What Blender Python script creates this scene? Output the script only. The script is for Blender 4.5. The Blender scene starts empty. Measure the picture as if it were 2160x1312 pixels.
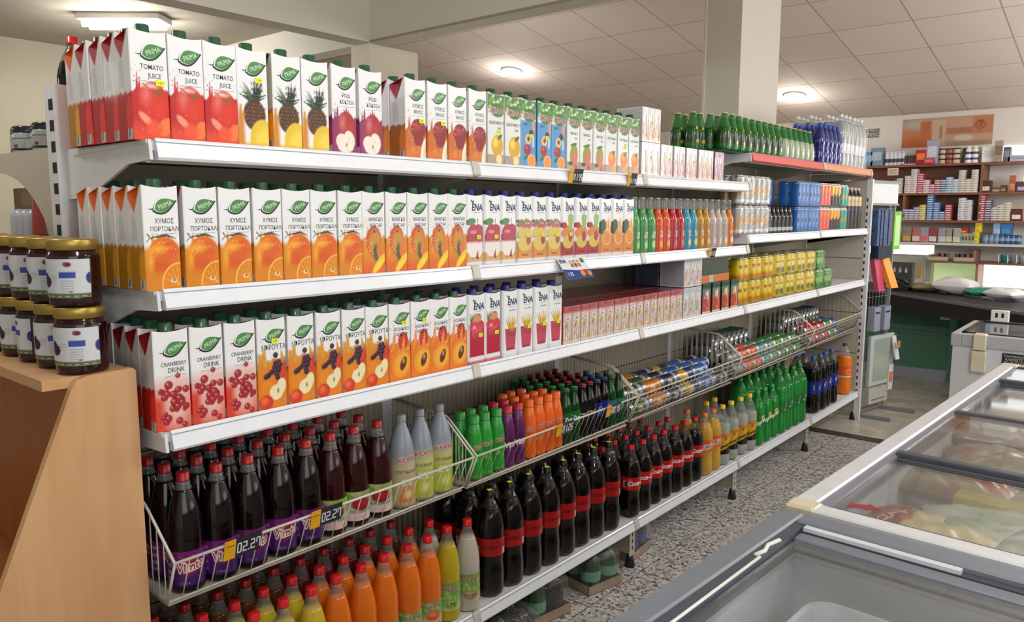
import bpy, math, random
import numpy as np
from math import sin, cos, pi, radians, sqrt, atan2
from mathutils import Vector, Matrix, Euler

S = bpy.context.scene
COL = S.collection
random.seed(7); RNG = np.random.default_rng(5)

# ------------------------------------------------------------------ camera
H = 1.53
cam = bpy.data.cameras.new('camera'); cam_o = bpy.data.objects.new('camera', cam); COL.objects.link(cam_o)
cam.sensor_width = 36.0; cam.lens = 36.0 * 1640.6 / 2160.0; cam.clip_start = .02; cam.clip_end = 60
_p, _y, _r = radians(7.261), radians(39.727), radians(.159)
_F = Vector((-sin(_y)*cos(_p), cos(_y)*cos(_p), -sin(_p)))
_R0 = Vector((cos(_y), sin(_y), 0)); _U0 = _R0.cross(_F)
_R = _R0*cos(_r) + _U0*sin(_r); _U = _U0*cos(_r) - _R0*sin(_r)
cam_o.matrix_world = Matrix(((_R.x, _U.x, -_F.x, 0), (_R.y, _U.y, -_F.y, 0), (_R.z, _U.z, -_F.z, H), (0, 0, 0, 1)))
S.camera = cam_o

# ------------------------------------------------------------------ world and exposure
S.view_settings.view_transform = 'Standard'; S.view_settings.look = 'None'
S.view_settings.gamma = 1.0; S.view_settings.use_curve_mapping = False
S.view_settings.exposure = -0.12
W = bpy.data.worlds.new('world'); S.world = W; W.use_nodes = True
W.node_tree.nodes['Background'].inputs[0].default_value = (.75, .85, 1, 1)
W.node_tree.nodes['Background'].inputs[1].default_value = .12

def area(name, loc, rot, sx, sy, power, col=(1, 1, 1)):
    l = bpy.data.lights.new(name, 'AREA'); l.shape = 'RECTANGLE'; l.size = sx; l.size_y = sy
    l.energy = power; l.color = col
    o = bpy.data.objects.new(name, l); COL.objects.link(o); o.location = loc; o.rotation_euler = rot
    return o
# daylight through the shop window behind and to the right of the photographer
area('window_daylight', (2.6, -1.2, 1.75), (0, radians(80), radians(-12)), 2.0, 3.2, 46, (.90, .95, 1))
area('shopfront_fill', (3.1, 5.6, 1.7), (0, radians(122), 0), 2.0, 5.0, 70, (.93, .96, 1))  # unseen area light added and tilted upward to brighten the ceiling
def point_light(name, loc, power, rad=.12, col=(1, .975, .95)):
    l = bpy.data.lights.new(name, 'POINT'); l.energy = power; l.shadow_soft_size = rad; l.color = col
    o = bpy.data.objects.new(name, l); COL.objects.link(o); o.location = loc; return o
# unseen bare lamps over the aisle; they light the ceiling as well as the shelves
point_light('unseen_aisle_lamp', (-.35, .7, 2.72), 36); point_light('unseen_aisle_lamp', (1.1, .5, 2.72), 34); point_light('unseen_aisle_lamp', (.5, 2.4, 2.72), 42)  # middle one is an unseen extra to brighten the near freezer
point_light('hall_fill', (1.1, 4.6, 2.6), 66, .3); point_light('hall_fill', (.9, 6.6, 2.3), 42, .5); point_light('counter_fill', (.2, 7.9, 2.25), 34)  # unseen fills added to lift the far ceiling, floor and counter
point_light('side_fill', (-4.9, -.6, 2.3), 8); point_light('side_fill', (-2.6, .3, 2.6), 26); point_light('hall_fill', (-4.6, 5.2, 2.0), 32, .4, (1, .95, .91)); point_light('counter_fill', (.5, 6.3, 1.9), 48, .3)  # unseen fills added for the beam faces, hall ceiling and counter front

# ------------------------------------------------------------------ colour and materials
def lin(c):
    if isinstance(c, str):
        c = tuple(int(c[i:i+2], 16)/255 for i in (0, 2, 4))
    return tuple((x/12.92 if x <= .04045 else ((x+.055)/1.055)**2.4) for x in c)
MATS = {}
def mat(name, col, rough=.5, metal=0, coat=0, trans=0, ior=1.45, emit=0, alpha=1, vary=.04, scale=30, bump=0, sss=0):
    if name in MATS: return MATS[name]
    m = bpy.data.materials.new(name); m.use_nodes = True; nt = m.node_tree; b = nt.nodes['Principled BSDF']
    c = lin(col)
    b.inputs['Roughness'].default_value = rough; b.inputs['Metallic'].default_value = metal
    b.inputs['Coat Weight'].default_value = coat; b.inputs['Coat Roughness'].default_value = .05
    b.inputs['Transmission Weight'].default_value = trans; b.inputs['IOR'].default_value = ior
    b.inputs['Alpha'].default_value = alpha
    if sss: b.inputs['Subsurface Weight'].default_value = sss
    n = nt.nodes.new('ShaderNodeTexNoise'); n.inputs['Scale'].default_value = scale; n.inputs['Detail'].default_value = 3
    tc = nt.nodes.new('ShaderNodeTexCoord'); nt.links.new(tc.outputs['Object'], n.inputs['Vector'])
    r = nt.nodes.new('ShaderNodeValToRGB'); r.color_ramp.elements[0].position = .3; r.color_ramp.elements[1].position = .7
    r.color_ramp.elements[0].color = tuple(max(0, x*(1-vary)) for x in c)+(1,)
    r.color_ramp.elements[1].color = tuple(min(1, x*(1+vary)) for x in c)+(1,)
    nt.links.new(n.outputs['Fac'], r.inputs['Fac']); nt.links.new(r.outputs['Color'], b.inputs['Base Color'])
    if emit:
        b.inputs['Emission Color'].default_value = c+(1,); b.inputs['Emission Strength'].default_value = emit
    if bump:
        bp = nt.nodes.new('ShaderNodeBump'); bp.inputs['Strength'].default_value = bump; bp.inputs['Distance'].default_value = .002
        nt.links.new(n.outputs['Fac'], bp.inputs['Height']); nt.links.new(bp.outputs['Normal'], b.inputs['Normal'])
    MATS[name] = m; return m
def print_mat(name, rough=.35, coat=.3, metal=0, alpha=1):
    m = bpy.data.materials.new(name); m.use_nodes = True; nt = m.node_tree; b = nt.nodes['Principled BSDF']
    a = nt.nodes.new('ShaderNodeVertexColor'); a.layer_name = 'Ink'
    n = nt.nodes.new('ShaderNodeTexNoise'); n.inputs['Scale'].default_value = 400
    mx = nt.nodes.new('ShaderNodeMixRGB'); mx.blend_type = 'MULTIPLY'; mx.inputs[0].default_value = .05
    gm = nt.nodes.new('ShaderNodeGamma'); gm.inputs[1].default_value = 1.22; nt.links.new(a.outputs['Color'], gm.inputs[0]); nt.links.new(gm.outputs[0], mx.inputs[1]); nt.links.new(n.outputs['Color'], mx.inputs[2])
    nt.links.new(mx.outputs[0], b.inputs['Base Color'])
    b.inputs['Roughness'].default_value = rough; b.inputs['Coat Weight'].default_value = coat
    b.inputs['Coat Roughness'].default_value = .08; b.inputs['Metallic'].default_value = metal; b.inputs['Alpha'].default_value = alpha
    MATS[name] = m; return m
INK = print_mat('printed_carton_board', .5, .06)
INKG = print_mat('printed_glossy_film', .3, .25)
INKM = print_mat('printed_can_metal', .28, .35, .2)
INKP = print_mat('printed_paper', .7, 0)

def film_mat(name, col, rough=.12, keep=.25, bump=.25):
    "thin clear packing film or plastic: mostly see-through with a glossy skin"
    if name in MATS: return MATS[name]
    m = bpy.data.materials.new(name); m.use_nodes = True; nt = m.node_tree; L = nt.links.new
    for n in list(nt.nodes): nt.nodes.remove(n)
    o = nt.nodes.new('ShaderNodeOutputMaterial'); t = nt.nodes.new('ShaderNodeBsdfTransparent'); t.inputs[0].default_value = tuple(.7+.3*x for x in lin(col))+(1,)
    d = nt.nodes.new('ShaderNodeBsdfDiffuse'); d.inputs[0].default_value = lin(col)+(1,)
    g = nt.nodes.new('ShaderNodeBsdfGlossy'); g.inputs['Roughness'].default_value = rough
    m1 = nt.nodes.new('ShaderNodeMixShader'); m1.inputs[0].default_value = keep; L(t.outputs[0], m1.inputs[1]); L(d.outputs[0], m1.inputs[2])
    fr = nt.nodes.new('ShaderNodeFresnel'); ge = nt.nodes.new('ShaderNodeNewGeometry'); mr0 = nt.nodes.new('ShaderNodeMapRange'); mr0.inputs[3].default_value = 1.45; mr0.inputs[4].default_value = 1/1.45
    L(ge.outputs['Backfacing'], mr0.inputs[0]); L(mr0.outputs[0], fr.inputs[0])   # one thin sheet: the same reflection from either side
    m2 = nt.nodes.new('ShaderNodeMixShader'); L(fr.outputs[0], m2.inputs[0]); L(m1.outputs[0], m2.inputs[1]); L(g.outputs[0], m2.inputs[2]); L(m2.outputs[0], o.inputs[0])
    nz = nt.nodes.new('ShaderNodeTexNoise'); nz.inputs['Scale'].default_value = 38; nz.inputs['Detail'].default_value = 3
    tc = nt.nodes.new('ShaderNodeTexCoord'); L(tc.outputs['Object'], nz.inputs['Vector'])
    if bump:
        bp = nt.nodes.new('ShaderNodeBump'); bp.inputs['Strength'].default_value = bump; bp.inputs['Distance'].default_value = .012
        L(nz.outputs['Fac'], bp.inputs['Height']); L(bp.outputs['Normal'], g.inputs['Normal'])
    else:
        mr = nt.nodes.new('ShaderNodeMapRange'); mr.inputs[3].default_value = rough; mr.inputs[4].default_value = rough+.02; L(nz.outputs['Fac'], mr.inputs[0]); L(mr.outputs[0], g.inputs['Roughness'])
    MATS[name] = m; return m

# ------------------------------------------------------------------ mesh builder
def arr(x): return np.asarray(x, float)
class MB:
    def __init__(s): s.v = []; s.f = []; s.c = []; s.m = []; s.sm = []; s.n = 0; s.mats = []
    def slot(s, m):
        if m not in s.mats: s.mats.append(m)
        return s.mats.index(m)
    def add(s, V, F, m, col=(1, 1, 1), smooth=False):
        V = arr(V).reshape(-1, 3); k = s.slot(m)
        C = np.empty((len(V), 3)); C[:] = lin(col) if isinstance(col, str) else col
        s.v.append(V); s.c.append(C)
        s.f += [tuple(i+s.n for i in f) for f in F]; s.m += [k]*len(F); s.sm += [smooth]*len(F); s.n += len(V)
        return s
    def box(s, lo, hi, m, col=(1, 1, 1)):
        x0, y0, z0 = lo; x1, y1, z1 = hi
        V = [(x0,y0,z0),(x1,y0,z0),(x1,y1,z0),(x0,y1,z0),(x0,y0,z1),(x1,y0,z1),(x1,y1,z1),(x0,y1,z1)]
        return s.add(V, [(0,3,2,1),(4,5,6,7),(0,1,5,4),(1,2,6,5),(2,3,7,6),(3,0,4,7)], m, col)
    def bbox(s, lo, hi, m, col=(1, 1, 1), b=.004):
        "box with chamfered vertical and top edges"
        x0, y0, z0 = lo; x1, y1, z1 = hi
        def ring(i, z): return [(x0+i+b,y0+i,z),(x1-i-b,y0+i,z),(x1-i,y0+i+b,z),(x1-i,y1-i-b,z),(x1-i-b,y1-i,z),(x0+i+b,y1-i,z),(x0+i,y1-i-b,z),(x0+i,y0+i+b,z)]
        V = ring(b, z0)+ring(0, z0+b)+ring(0, z1-b)+ring(b, z1)
        F = [tuple(range(7, -1, -1)), tuple(range(24, 32))]
        for r in range(3):
            for i in range(8): F.append((r*8+i, r*8+(i+1) % 8, r*8+8+(i+1) % 8, r*8+8+i))
        return s.add(V, F, m, col)
    def prism(s, pts, axis, a, b, m, col=(1, 1, 1)):
        "extrude a 2D polygon along an axis: x -> pts are (y,z); y -> (x,z); z -> (x,y)"
        def P(p, t): return {'x': (t, p[0], p[1]), 'y': (p[0], t, p[1]), 'z': (p[0], p[1], t)}[axis]
        n = len(pts); V = [P(p, a) for p in pts]+[P(p, b) for p in pts]
        F = [tuple(range(n)), tuple(range(2*n-1, n-1, -1))]+[(i, n+i, n+(i+1) % n, (i+1) % n) for i in range(n)]
        return s.add(V, F, m, col)
    def grid(s, nu, nv, P, m, col=None, smooth=True):
        u, v = np.meshgrid(np.linspace(0, 1, nu+1), np.linspace(0, 1, nv+1))
        u = u.ravel(); v = v.ravel(); V = np.stack(P(u, v), 1)
        F = [(j*(nu+1)+i, j*(nu+1)+i+1, (j+1)*(nu+1)+i+1, (j+1)*(nu+1)+i) for j in range(nv) for i in range(nu)]
        C = (1, 1, 1) if col is None else (col(u, v) if callable(col) else col)
        return s.add(V, F, m, C, smooth)
    def lathe(s, prof, m, seg=20, col=(1, 1, 1), c=(0, 0, 0), axis='z', smooth=True, cap=True, colf=None, rf=None):
        prof = arr(prof); n = len(prof); th = np.arange(seg)*2*pi/seg
        r = np.repeat(prof[:, 0], seg); z = np.repeat(prof[:, 1], seg); t = np.tile(th, n)
        if rf is not None: r = r*rf(t, z)
        x = r*np.cos(t); y = r*np.sin(t)
        V = {'z': (x, y, z), 'x': (z, x, y), 'y': (y, z, x)}[axis]; V = np.stack(V, 1)+arr(c)
        F = [(j*seg+i, j*seg+(i+1) % seg, (j+1)*seg+(i+1) % seg, (j+1)*seg+i) for j in range(n-1) for i in range(seg)]
        if cap:
            if prof[0, 0] > 1e-6: F.append(tuple(range(seg-1, -1, -1)))
            if prof[-1, 0] > 1e-6: F.append(tuple((n-1)*seg+i for i in range(seg)))
        C = colf(t, z) if colf is not None else col
        return s.add(V, F, m, C, smooth)
    def tube(s, pts, r, m, seg=6, col=(1, 1, 1), closed=False):
        pts = [Vector(p) for p in pts]; n = len(pts); V = []; 
        for i, p in enumerate(pts):
            a = pts[(i-1) % n] if (i or closed) else p; b = pts[(i+1) % n] if (i < n-1 or closed) else p
            d = (b-a).normalized() if (b-a).length > 1e-9 else Vector((0, 0, 1))
            q = Vector((0, 0, 1)) if abs(d.z) < .9 else Vector((1, 0, 0))
            e = d.cross(q).normalized(); g = d.cross(e)
            for k in range(seg):
                w = 2*pi*k/seg; V.append(p+e*(r*cos(w))+g*(r*sin(w)))
        F = []
        for i in range(n if closed else n-1):
            j = (i+1) % n
            for k in range(seg): F.append((i*seg+k, i*seg+(k+1) % seg, j*seg+(k+1) % seg, j*seg+k))
        if not closed: F += [tuple(range(seg-1, -1, -1)), tuple((n-1)*seg+k for k in range(seg))]
        return s.add([tuple(v) for v in V], F, m, col, True)
    def flat(s, pts, m, col, P):
        "polygon given in 2D, mapped by P(x, z) -> 3D"
        p = arr(pts); V = np.stack(P(p[:, 0], p[:, 1]), 1)
        return s.add(V, [tuple(range(len(p)))], m, col)
    def text(s, txt, size, m, col, P, at=(0, 0), align='CENTER', shear=0, sx=1, bold=0, rot=0):
        V, F = glyphs(txt, align, bold); 
        x = V[:, 0]*size*sx+V[:, 1]*size*shear; z = V[:, 1]*size
        x, z = x*cos(rot)-z*sin(rot)+at[0], x*sin(rot)+z*cos(rot)+at[1]
        return s.add(np.stack(P(x, z), 1), F, m, col)
    def mesh(s, name):
        me = bpy.data.meshes.new(name); V = np.concatenate(s.v); 
        me.from_pydata(V.tolist(), [], s.f)
        for m in s.mats: me.materials.append(m)
        me.polygons.foreach_set('material_index', s.m); me.polygons.foreach_set('use_smooth', s.sm)
        a = me.color_attributes.new('Ink', 'FLOAT_COLOR', 'POINT')
        C = np.concatenate(s.c); a.data.foreach_set('color', np.concatenate([C, np.ones((len(C), 1))], 1).ravel().astype(np.float32))
        me.update(); return me
GL = {}
def glyphs(txt, align='CENTER', bold=0):
    k = (txt, align, bold)
    if k not in GL:
        cu = bpy.data.curves.new('lettering', 'FONT'); cu.body = txt; cu.align_x = align; cu.align_y = 'CENTER'; cu.size = 1
        cu.resolution_u = 2; cu.offset = bold; cu.space_line = .85
        o = bpy.data.objects.new('lettering', cu); COL.objects.link(o)
        dg = bpy.context.evaluated_depsgraph_get(); dg.update()
        me = o.evaluated_get(dg).to_mesh()
        GL[k] = (arr([tuple(v.co) for v in me.vertices]).reshape(-1, 3), [tuple(p.vertices) for p in me.polygons])
        o.evaluated_get(dg).to_mesh_clear(); bpy.data.objects.remove(o); bpy.data.curves.remove(cu)
    return GL[k]

# ------------------------------------------------------------------ objects
ORD = ['first','second','third','fourth','fifth','sixth','seventh','eighth','ninth','tenth','eleventh','twelfth','thirteenth','fourteenth','fifteenth','sixteenth','seventeenth','eighteenth','nineteenth','twentieth','twenty-first','twenty-second','twenty-third','twenty-fourth','twenty-fifth','twenty-sixth','twenty-seventh','twenty-eighth']
def link(o): COL.objects.link(o); return o
def tag(o, label, cat, group=None):
    o['label'] = label; o['category'] = cat
    if group: o['group'] = group
    return o
def thing(name, label, cat, loc=(0, 0, 0), rz=0, group=None, rot=None):
    o = link(bpy.data.objects.new(name, None)); o.location = loc; o.rotation_euler = rot or (0, 0, rz); o.empty_display_size = .02
    return tag(o, label, cat, group)
def part(name, mb, parent=None, label=None):
    me = mb if isinstance(mb, bpy.types.Mesh) else mb.mesh(name)
    o = link(bpy.data.objects.new(name, me))
    if parent: o.parent = parent
    if label: o['label'] = label
    return o
def single(name, mb, label, cat, loc=(0, 0, 0), rz=0, group=None):
    o = part(name, mb); o.location = loc; o.rotation_euler = (0, 0, rz); return tag(o, label, cat, group)
def struct(name, mb): o = part(name, mb); o['kind'] = 'structure'; return o
def place(proto, loc, label, group=None, rz=0, rot=None, scale=None):
    "first use makes the thing from its meshes, afterwards copies of it and of each part are linked"
    if 'root' not in proto:
        r = thing(proto['name'], label, proto['cat'], loc, rz, group, rot); kids = []
        for nm, me, sub in proto['parts']:
            me = me if isinstance(me, bpy.types.Mesh) else me.mesh(nm)
            c = part(nm, me, r); kids.append((c, [part(n2, m2 if isinstance(m2, bpy.types.Mesh) else m2.mesh(n2), c) for n2, m2 in sub]))
        proto['root'] = r; proto['kids'] = kids
        if scale: r.scale = scale
        return r
    r = link(proto['root'].copy()); r.location = loc; r.rotation_euler = rot or (0, 0, rz); r.scale = scale or (1, 1, 1)
    tag(r, label, proto['cat'], group)
    for c, subs in proto['kids']:
        k = link(c.copy()); k.parent = r
        for q in subs: w = link(q.copy()); w.parent = k
    return r
def proto(name, cat, *parts): return dict(name=name, cat=cat, parts=[(p[0], p[1], p[2] if len(p) > 2 else []) for p in parts])
# ------------------------------------------------------------------ shared materials
WHITE = mat('white_painted_metal', 'd9dce2', .35, .0, .2, vary=.02)
STRIP = mat('white_plastic_price_rail', 'e6ebf4', .3, 0, .3, vary=.03, scale=14)
BEIGE = mat('beige_painted_metal', 'b9b3a6', .5, vary=.03)
DARKSLOT = mat('dark_slot', '26231f', .9)
WALLM = mat('cream_plaster', 'd6cfbd', .85, vary=.03, scale=2, bump=.15)
WALLF = mat('pale_plaster_far', 'd8d2cb', .85, vary=.03, scale=2)
BLACKP = mat('black_plastic', '17171a', .4, coat=.2)
WIRE = mat('cream_coated_wire', 'd2cdc2', .4, vary=.05)
YEL = mat('neon_yellow_sticker', 'e3f01c', .6)
GLASS = film_mat('clear_glass_pane', 'eff5f5', .03, .03, 0)
GREYP = mat('grey_painted_metal', '8d9099', .45, .1)

# ------------------------------------------------------------------ the setting
def floor_mat(name, kind):
    m = bpy.data.materials.new(name); m.use_nodes = True; nt = m.node_tree; b = nt.nodes['Principled BSDF']
    tc = nt.nodes.new('ShaderNodeTexCoord'); L = nt.links.new
    vo = nt.nodes.new('ShaderNodeTexVoronoi'); vo.inputs['Scale'].default_value = 95 if kind else 9
    nz = nt.nodes.new('ShaderNodeTexNoise'); nz.inputs['Scale'].default_value = 30 if kind else 5
    mp = nt.nodes.new('ShaderNodeMixRGB'); mp.inputs[0].default_value = .02; L(tc.outputs['Object'], mp.inputs[1]); L(nz.outputs['Color'], mp.inputs[2])
    L(mp.outputs[0], vo.inputs['Vector'])
    bw = nt.nodes.new('ShaderNodeSeparateColor'); L(vo.outputs['Color'], bw.inputs[0])
    r = nt.nodes.new('ShaderNodeValToRGB'); r.color_ramp.interpolation = 'LINEAR'
    e = r.color_ramp.elements; cols = (['4c4c4d','8c8c8c','b0afae','c5c4c2','d8d7d5'] if kind else ['b2a99a','b8b0a2','beb6a8','c3bbae','c8c1b4'])
    e[0].position = 0; e[0].color = lin(cols[0])+(1,); e[1].position = 1; e[1].color = lin(cols[4])+(1,)
    for i, p in ((1, .18), (2, .38), (3, .65)):
        q = e.new(p); q.color = lin(cols[i])+(1,)
    L(bw.outputs[0], r.inputs['Fac'])
    br = nt.nodes.new('ShaderNodeTexBrick'); br.offset = 0; br.inputs['Scale'].default_value = 1
    br.inputs['Brick Width'].default_value = .4 if kind else .6; br.inputs['Row Height'].default_value = .4 if kind else .6
    br.inputs['Mortar Size'].default_value = .003; br.inputs['Color1'].default_value = (1, 1, 1, 1); br.inputs['Color2'].default_value = (.95, .95, .95, 1)
    br.inputs['Mortar'].default_value = (.45, .43, .4, 1); L(tc.outputs['Object'], br.inputs['Vector'])
    mx = nt.nodes.new('ShaderNodeMixRGB'); mx.blend_type = 'MULTIPLY'; mx.inputs[0].default_value = 1
    L(r.outputs[0], mx.inputs[1]); L(br.outputs[0], mx.inputs[2]); L(mx.outputs[0], b.inputs['Base Color'])
    b.inputs['Roughness'].default_value = .32 if kind else .2; return m
XL, XR, YB, YF = -9.2, 3.2, -2.6, 9.3
m = MB(); m.box((XL-.2, YB-.2, -.1), (XR+.2, 5.50, 0), floor_mat('grey_speckled_terrazzo', 1)); m.box((XL-.2, 5.50, -.1), (XR+.2, YF+.2, 0), floor_mat('beige_floor_tile', 0)); struct('floor', m)
m = MB(); m.box((-1.9, 5.46, 0), (-.9, 5.56, .004), mat('worn_metal_threshold', '4b463f', .5, .3)); struct('trim_1', m)
# sloping tiled ceiling beyond the beam
def ceil_mat():
    m = bpy.data.materials.new('ceiling_tiles'); m.use_nodes = True; nt = m.node_tree; b = nt.nodes['Principled BSDF']; L = nt.links.new
    tc = nt.nodes.new('ShaderNodeTexCoord'); mp = nt.nodes.new('ShaderNodeMapping'); mp.inputs['Location'].default_value = (.43, -.236, 0)
    L(tc.outputs['Object'], mp.inputs[0])
    br = nt.nodes.new('ShaderNodeTexBrick'); br.offset = 0; br.inputs['Scale'].default_value = 1
    br.inputs['Brick Width'].default_value = .6; br.inputs['Row Height'].default_value = .6; br.inputs['Mortar Size'].default_value = .006; br.inputs['Mortar Smooth'].default_value = .3
    br.inputs['Color1'].default_value = lin('dccfc4')+(1,); br.inputs['Color2'].default_value = lin('d6c9be')+(1,); br.inputs['Mortar'].default_value = lin('a29586')+(1,)
    L(mp.outputs[0], br.inputs['Vector']); L(br.outputs[0], b.inputs['Base Color']); b.inputs['Roughness'].default_value = .8
    return m
CT = ceil_mat()
cz = lambda y: 4.25-.18*y
m = MB(); m.add([(XL, 3.4, cz(3.4)), (XR, 3.4, cz(3.4)), (XR, YF+.05, cz(YF+.05)), (XL, YF+.05, cz(YF+.05)), (XL, 3.4, cz(3.4)+.1), (XR, 3.4, cz(3.4)+.1), (XR, YF+.05, cz(YF+.05)+.1), (XL, YF+.05, cz(YF+.05)+.1)], [(0,1,2,3),(7,6,5,4),(0,4,5,1),(1,5,6,2),(2,6,7,3),(3,7,4,0)], CT); struct('ceiling', m)
CP = mat('painted_plaster_ceiling', 'b3aa98', .9, vary=.06, scale=6, bump=.4)
m = MB(); m.box((XL, YB, 2.8), (-4.13, 3.37, 2.95), CP); m.box((-3.98, YB, 3.1), (XR, 3.37, 3.2), CP); struct('ceiling', m)
# beams
BM = mat('beam_cream_paint', 'dcd6c8', .75, vary=.02, scale=2)
m = MB(); m.box((-4.13, YB, 2.6), (-3.98, 3.37, 3.2), BM); struct('trim_2', m)
m = MB(); m.box((XL, 3.37, 2.6), (XR, 3.515, 3.75), BM); m.box((-3.98, 3.362, 2.6), (XR, 3.37, 2.612), mat('beam_moulding_bead', '9c958a', .8)); struct('trim_3', m)  # the bead is a thin moulding line, darker than the beam
# columns
m = MB(); m.box((-4.18, 3.375, 0), (-4.0, 3.80, 2.6), WALLM); struct('trim_4', m)
m = MB(); m.box((-2.56, 5.19, 0), (-2.30, 5.87, cz(5.8)+.05), mat('column_pale_paint', 'd3cfc6', .8, vary=.02, scale=2)); m.box((-2.572, 5.18, 0), (-2.555, 5.20, 3.1), BM); struct('trim_5', m)
# walls
m = MB(); m.box((-6.87, YB, 0), (-6.67, 3.37, 2.8), mat('beige_wall_left', 'b8b09a', .85, vary=.04, scale=2)); struct('wall_left', m)
m = MB(); m.box((XL-.2, 3.3, 0), (XL, YF, 3.8), WALLM); struct('wall_left_far', m)
m = MB(); m.box((XL-.2, YF, 0), (XR+.2, YF+.2, 2.75), WALLF); struct('wall_far', m)
m = MB(); m.box((XR, YB, 0), (XR+.2, YF, 3.8), WALLM); struct('wall_right', m)
m = MB(); m.box((XL-.2, YB-.2, 0), (XR+.2, YB, 3.3), WALLM); struct('wall_back', m)

# ------------------------------------------------------------------ ceiling lamps
LAMP = mat('lit_lamp_glass', 'fff6ec', .4, emit=22)
def downlight(x, y, label):
    z = cz(y); t = thing('ceiling_light', label, 'ceiling light', (x, y, z), 0, 'round ceiling spotlights'); t.rotation_euler = (atan2(-.18, 1), 0, 0)
    m = MB(); m.lathe([(.085, 0), (.11, -.004), (.115, -.012), (.095, -.016), (.088, -.008)], mat('white_lamp_ring', 'e8e4de', .4), 28); part('trim_ring', m, t)
    m = MB(); m.lathe([(.087, -.009), (.06, -.022), (0, -.028)], LAMP, 28); part('lamp_glass', m, t)
    l = bpy.data.lights.new('spot_glow', 'POINT'); l.energy = 11; l.color = (1, .92, .86); l.shadow_soft_size = .08
    o = link(bpy.data.objects.new('spot_glow', l)); o.location = (x, y-.02, z-.20)
downlight(-5.553, 6.663, 'round lit ceiling spotlight left of the square column')
downlight(-3.074, 8.315, 'round lit ceiling spotlight right of the square column')
t = thing('tube_light', 'bright fluorescent ceiling fitting glaring above the tomato cartons', 'ceiling light', (-5.35, 2.45, 2.799), radians(40))
m = MB(); m.bbox((-.27, -.10, -.04), (.27, .10, 0), mat('white_lamp_ring', 'e8e4de', .4)); part('housing', m, t)
for s in (-.045, .045):
    m = MB(); m.lathe([(.018, -.25), (.018, .25)], mat('lit_tube', 'fffdf6', .4, emit=40), 12, c=(0, s, -.062), axis='x'); part('tube', m, t)
a = area('tube_glow', (-5.35, 2.45, 2.70), (0, 0, 0), .5, .2, 8, (1, .98, .93)); a.rotation_euler[2] = radians(40)
l = bpy.data.lights.new('tube_uplight', 'POINT'); l.energy = 26; l.shadow_soft_size = .1; o = link(bpy.data.objects.new('tube_uplight', l)); o.location = (-5.35, 2.45, 2.62)

# ------------------------------------------------------------------ shelving
J = [.786, 1.788, 2.805, 3.857, 4.967, 5.979]
FX, BX = -1.634, -2.06
ZT, Z2, Z3, ZB, Z4, ZR = 1.682, 1.364, 1.052, .222, 1.418, 1.835
def ribbed():
    m = bpy.data.materials.new('ribbed_back_panel'); m.use_nodes = True; nt = m.node_tree; b = nt.nodes['Principled BSDF']; L = nt.links.new
    tc = nt.nodes.new('ShaderNodeTexCoord'); w = nt.nodes.new('ShaderNodeTexWave'); w.bands_direction = 'Y'; w.inputs['Scale'].default_value = 12
    L(tc.outputs['Object'], w.inputs['Vector']); bp = nt.nodes.new('ShaderNodeBump'); bp.inputs['Strength'].default_value = .9; bp.inputs['Distance'].default_value = .01
    L(w.outputs['Fac'], bp.inputs['Height']); L(bp.outputs['Normal'], b.inputs['Normal'])
    r = nt.nodes.new('ShaderNodeValToRGB'); r.color_ramp.elements[0].position = .05; r.color_ramp.elements[1].position = .25
    r.color_ramp.elements[0].color = lin('a39888')+(1,); r.color_ramp.elements[1].color = lin('b5aa99')+(1,)
    L(w.outputs['Fac'], r.inputs['Fac']); L(r.outputs[0], b.inputs['Base Color']); b.inputs['Roughness'].default_value = .6; return m
RIB = ribbed()
RAILR = mat('red_price_rail', 'd8544e', .35, coat=.3); RAILO = mat('orange_price_rail', 'e09468', .35, coat=.3)
def rail_prof(x, z): return [(x-.012, z-.004), (x-.002, z), (x+.001, z-.004), (x+.010, z-.040), (x+.006, z-.046), (x-.012, z-.046)]
def shelf(parent, a, b, z, rail=STRIP, depth=0, left=False, right=False, name='shelf'):
    m = MB(); m.box((BX+.01, a+.003, z-.026), (FX-.010+depth, b-.003, z-.006), WHITE if rail is STRIP else BEIGE)
    m.box((FX-.04+depth, a+.003, z-.05), (FX-.030+depth, b-.003, z-.026), BEIGE); s = part(name, m, parent)
    m = MB(); m.prism(rail_prof(FX+depth, z), 'y', a+(.004 if not left else .012), b-.016, rail)
    k = m.slot(mat('rail_groove', '8b97ad', .5)); m.prism([(FX+depth+.0022, z-.0075), (FX+depth+.0032, z-.0075), (FX+depth+.0036, z-.0092), (FX+depth+.0026, z-.0092)], 'y', a+.01, b-.018, mat('rail_groove', '8b97ad', .5))
    part('price_rail', m, s)
    # the cover where two rails meet
    m = MB(); m.prism(rail_prof(FX+.004+depth, z+.002), 'y', b-.020, b+.012, mat('rail_joint_grey', 'c2bfba', .4)); part('rail_joint', m, s)
    if left:
        m = MB(); m.prism([(FX+depth, z-.004), (FX+.006+depth, z-.046), (FX-.10, z-.052), (BX+.12, z-.12), (BX, z-.125), (BX, z-.014), (BX+.02, z-.006)], 'y', a-.004, a+.003, WHITE if z > 1 else BEIGE)
        m.prism([(FX-.004, z-.004), (FX-.004, z-.012), (BX+.05, z-.022), (BX+.05, z-.012)], 'y', a-.007, a-.004, WHITE); part('bracket', m, s)
    m = MB(); m.prism([(FX-.03, z-.027), (FX-.03, z-.05), (BX, z-.12), (BX, z-.027)], 'y', b-.002, b+.001, BEIGE); part('bracket', m, s)
    return s
desc = ['nearest shelving bay holding tomato and orange juice cartons', 'second shelving bay holding the long-life drink cartons with blue caps', 'third shelving bay from the left with slim glass bottles',
        'fourth shelving bay with red top rail under green bottles', 'farthest shelving bay with orange top rail beside the hanging rack']
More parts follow.
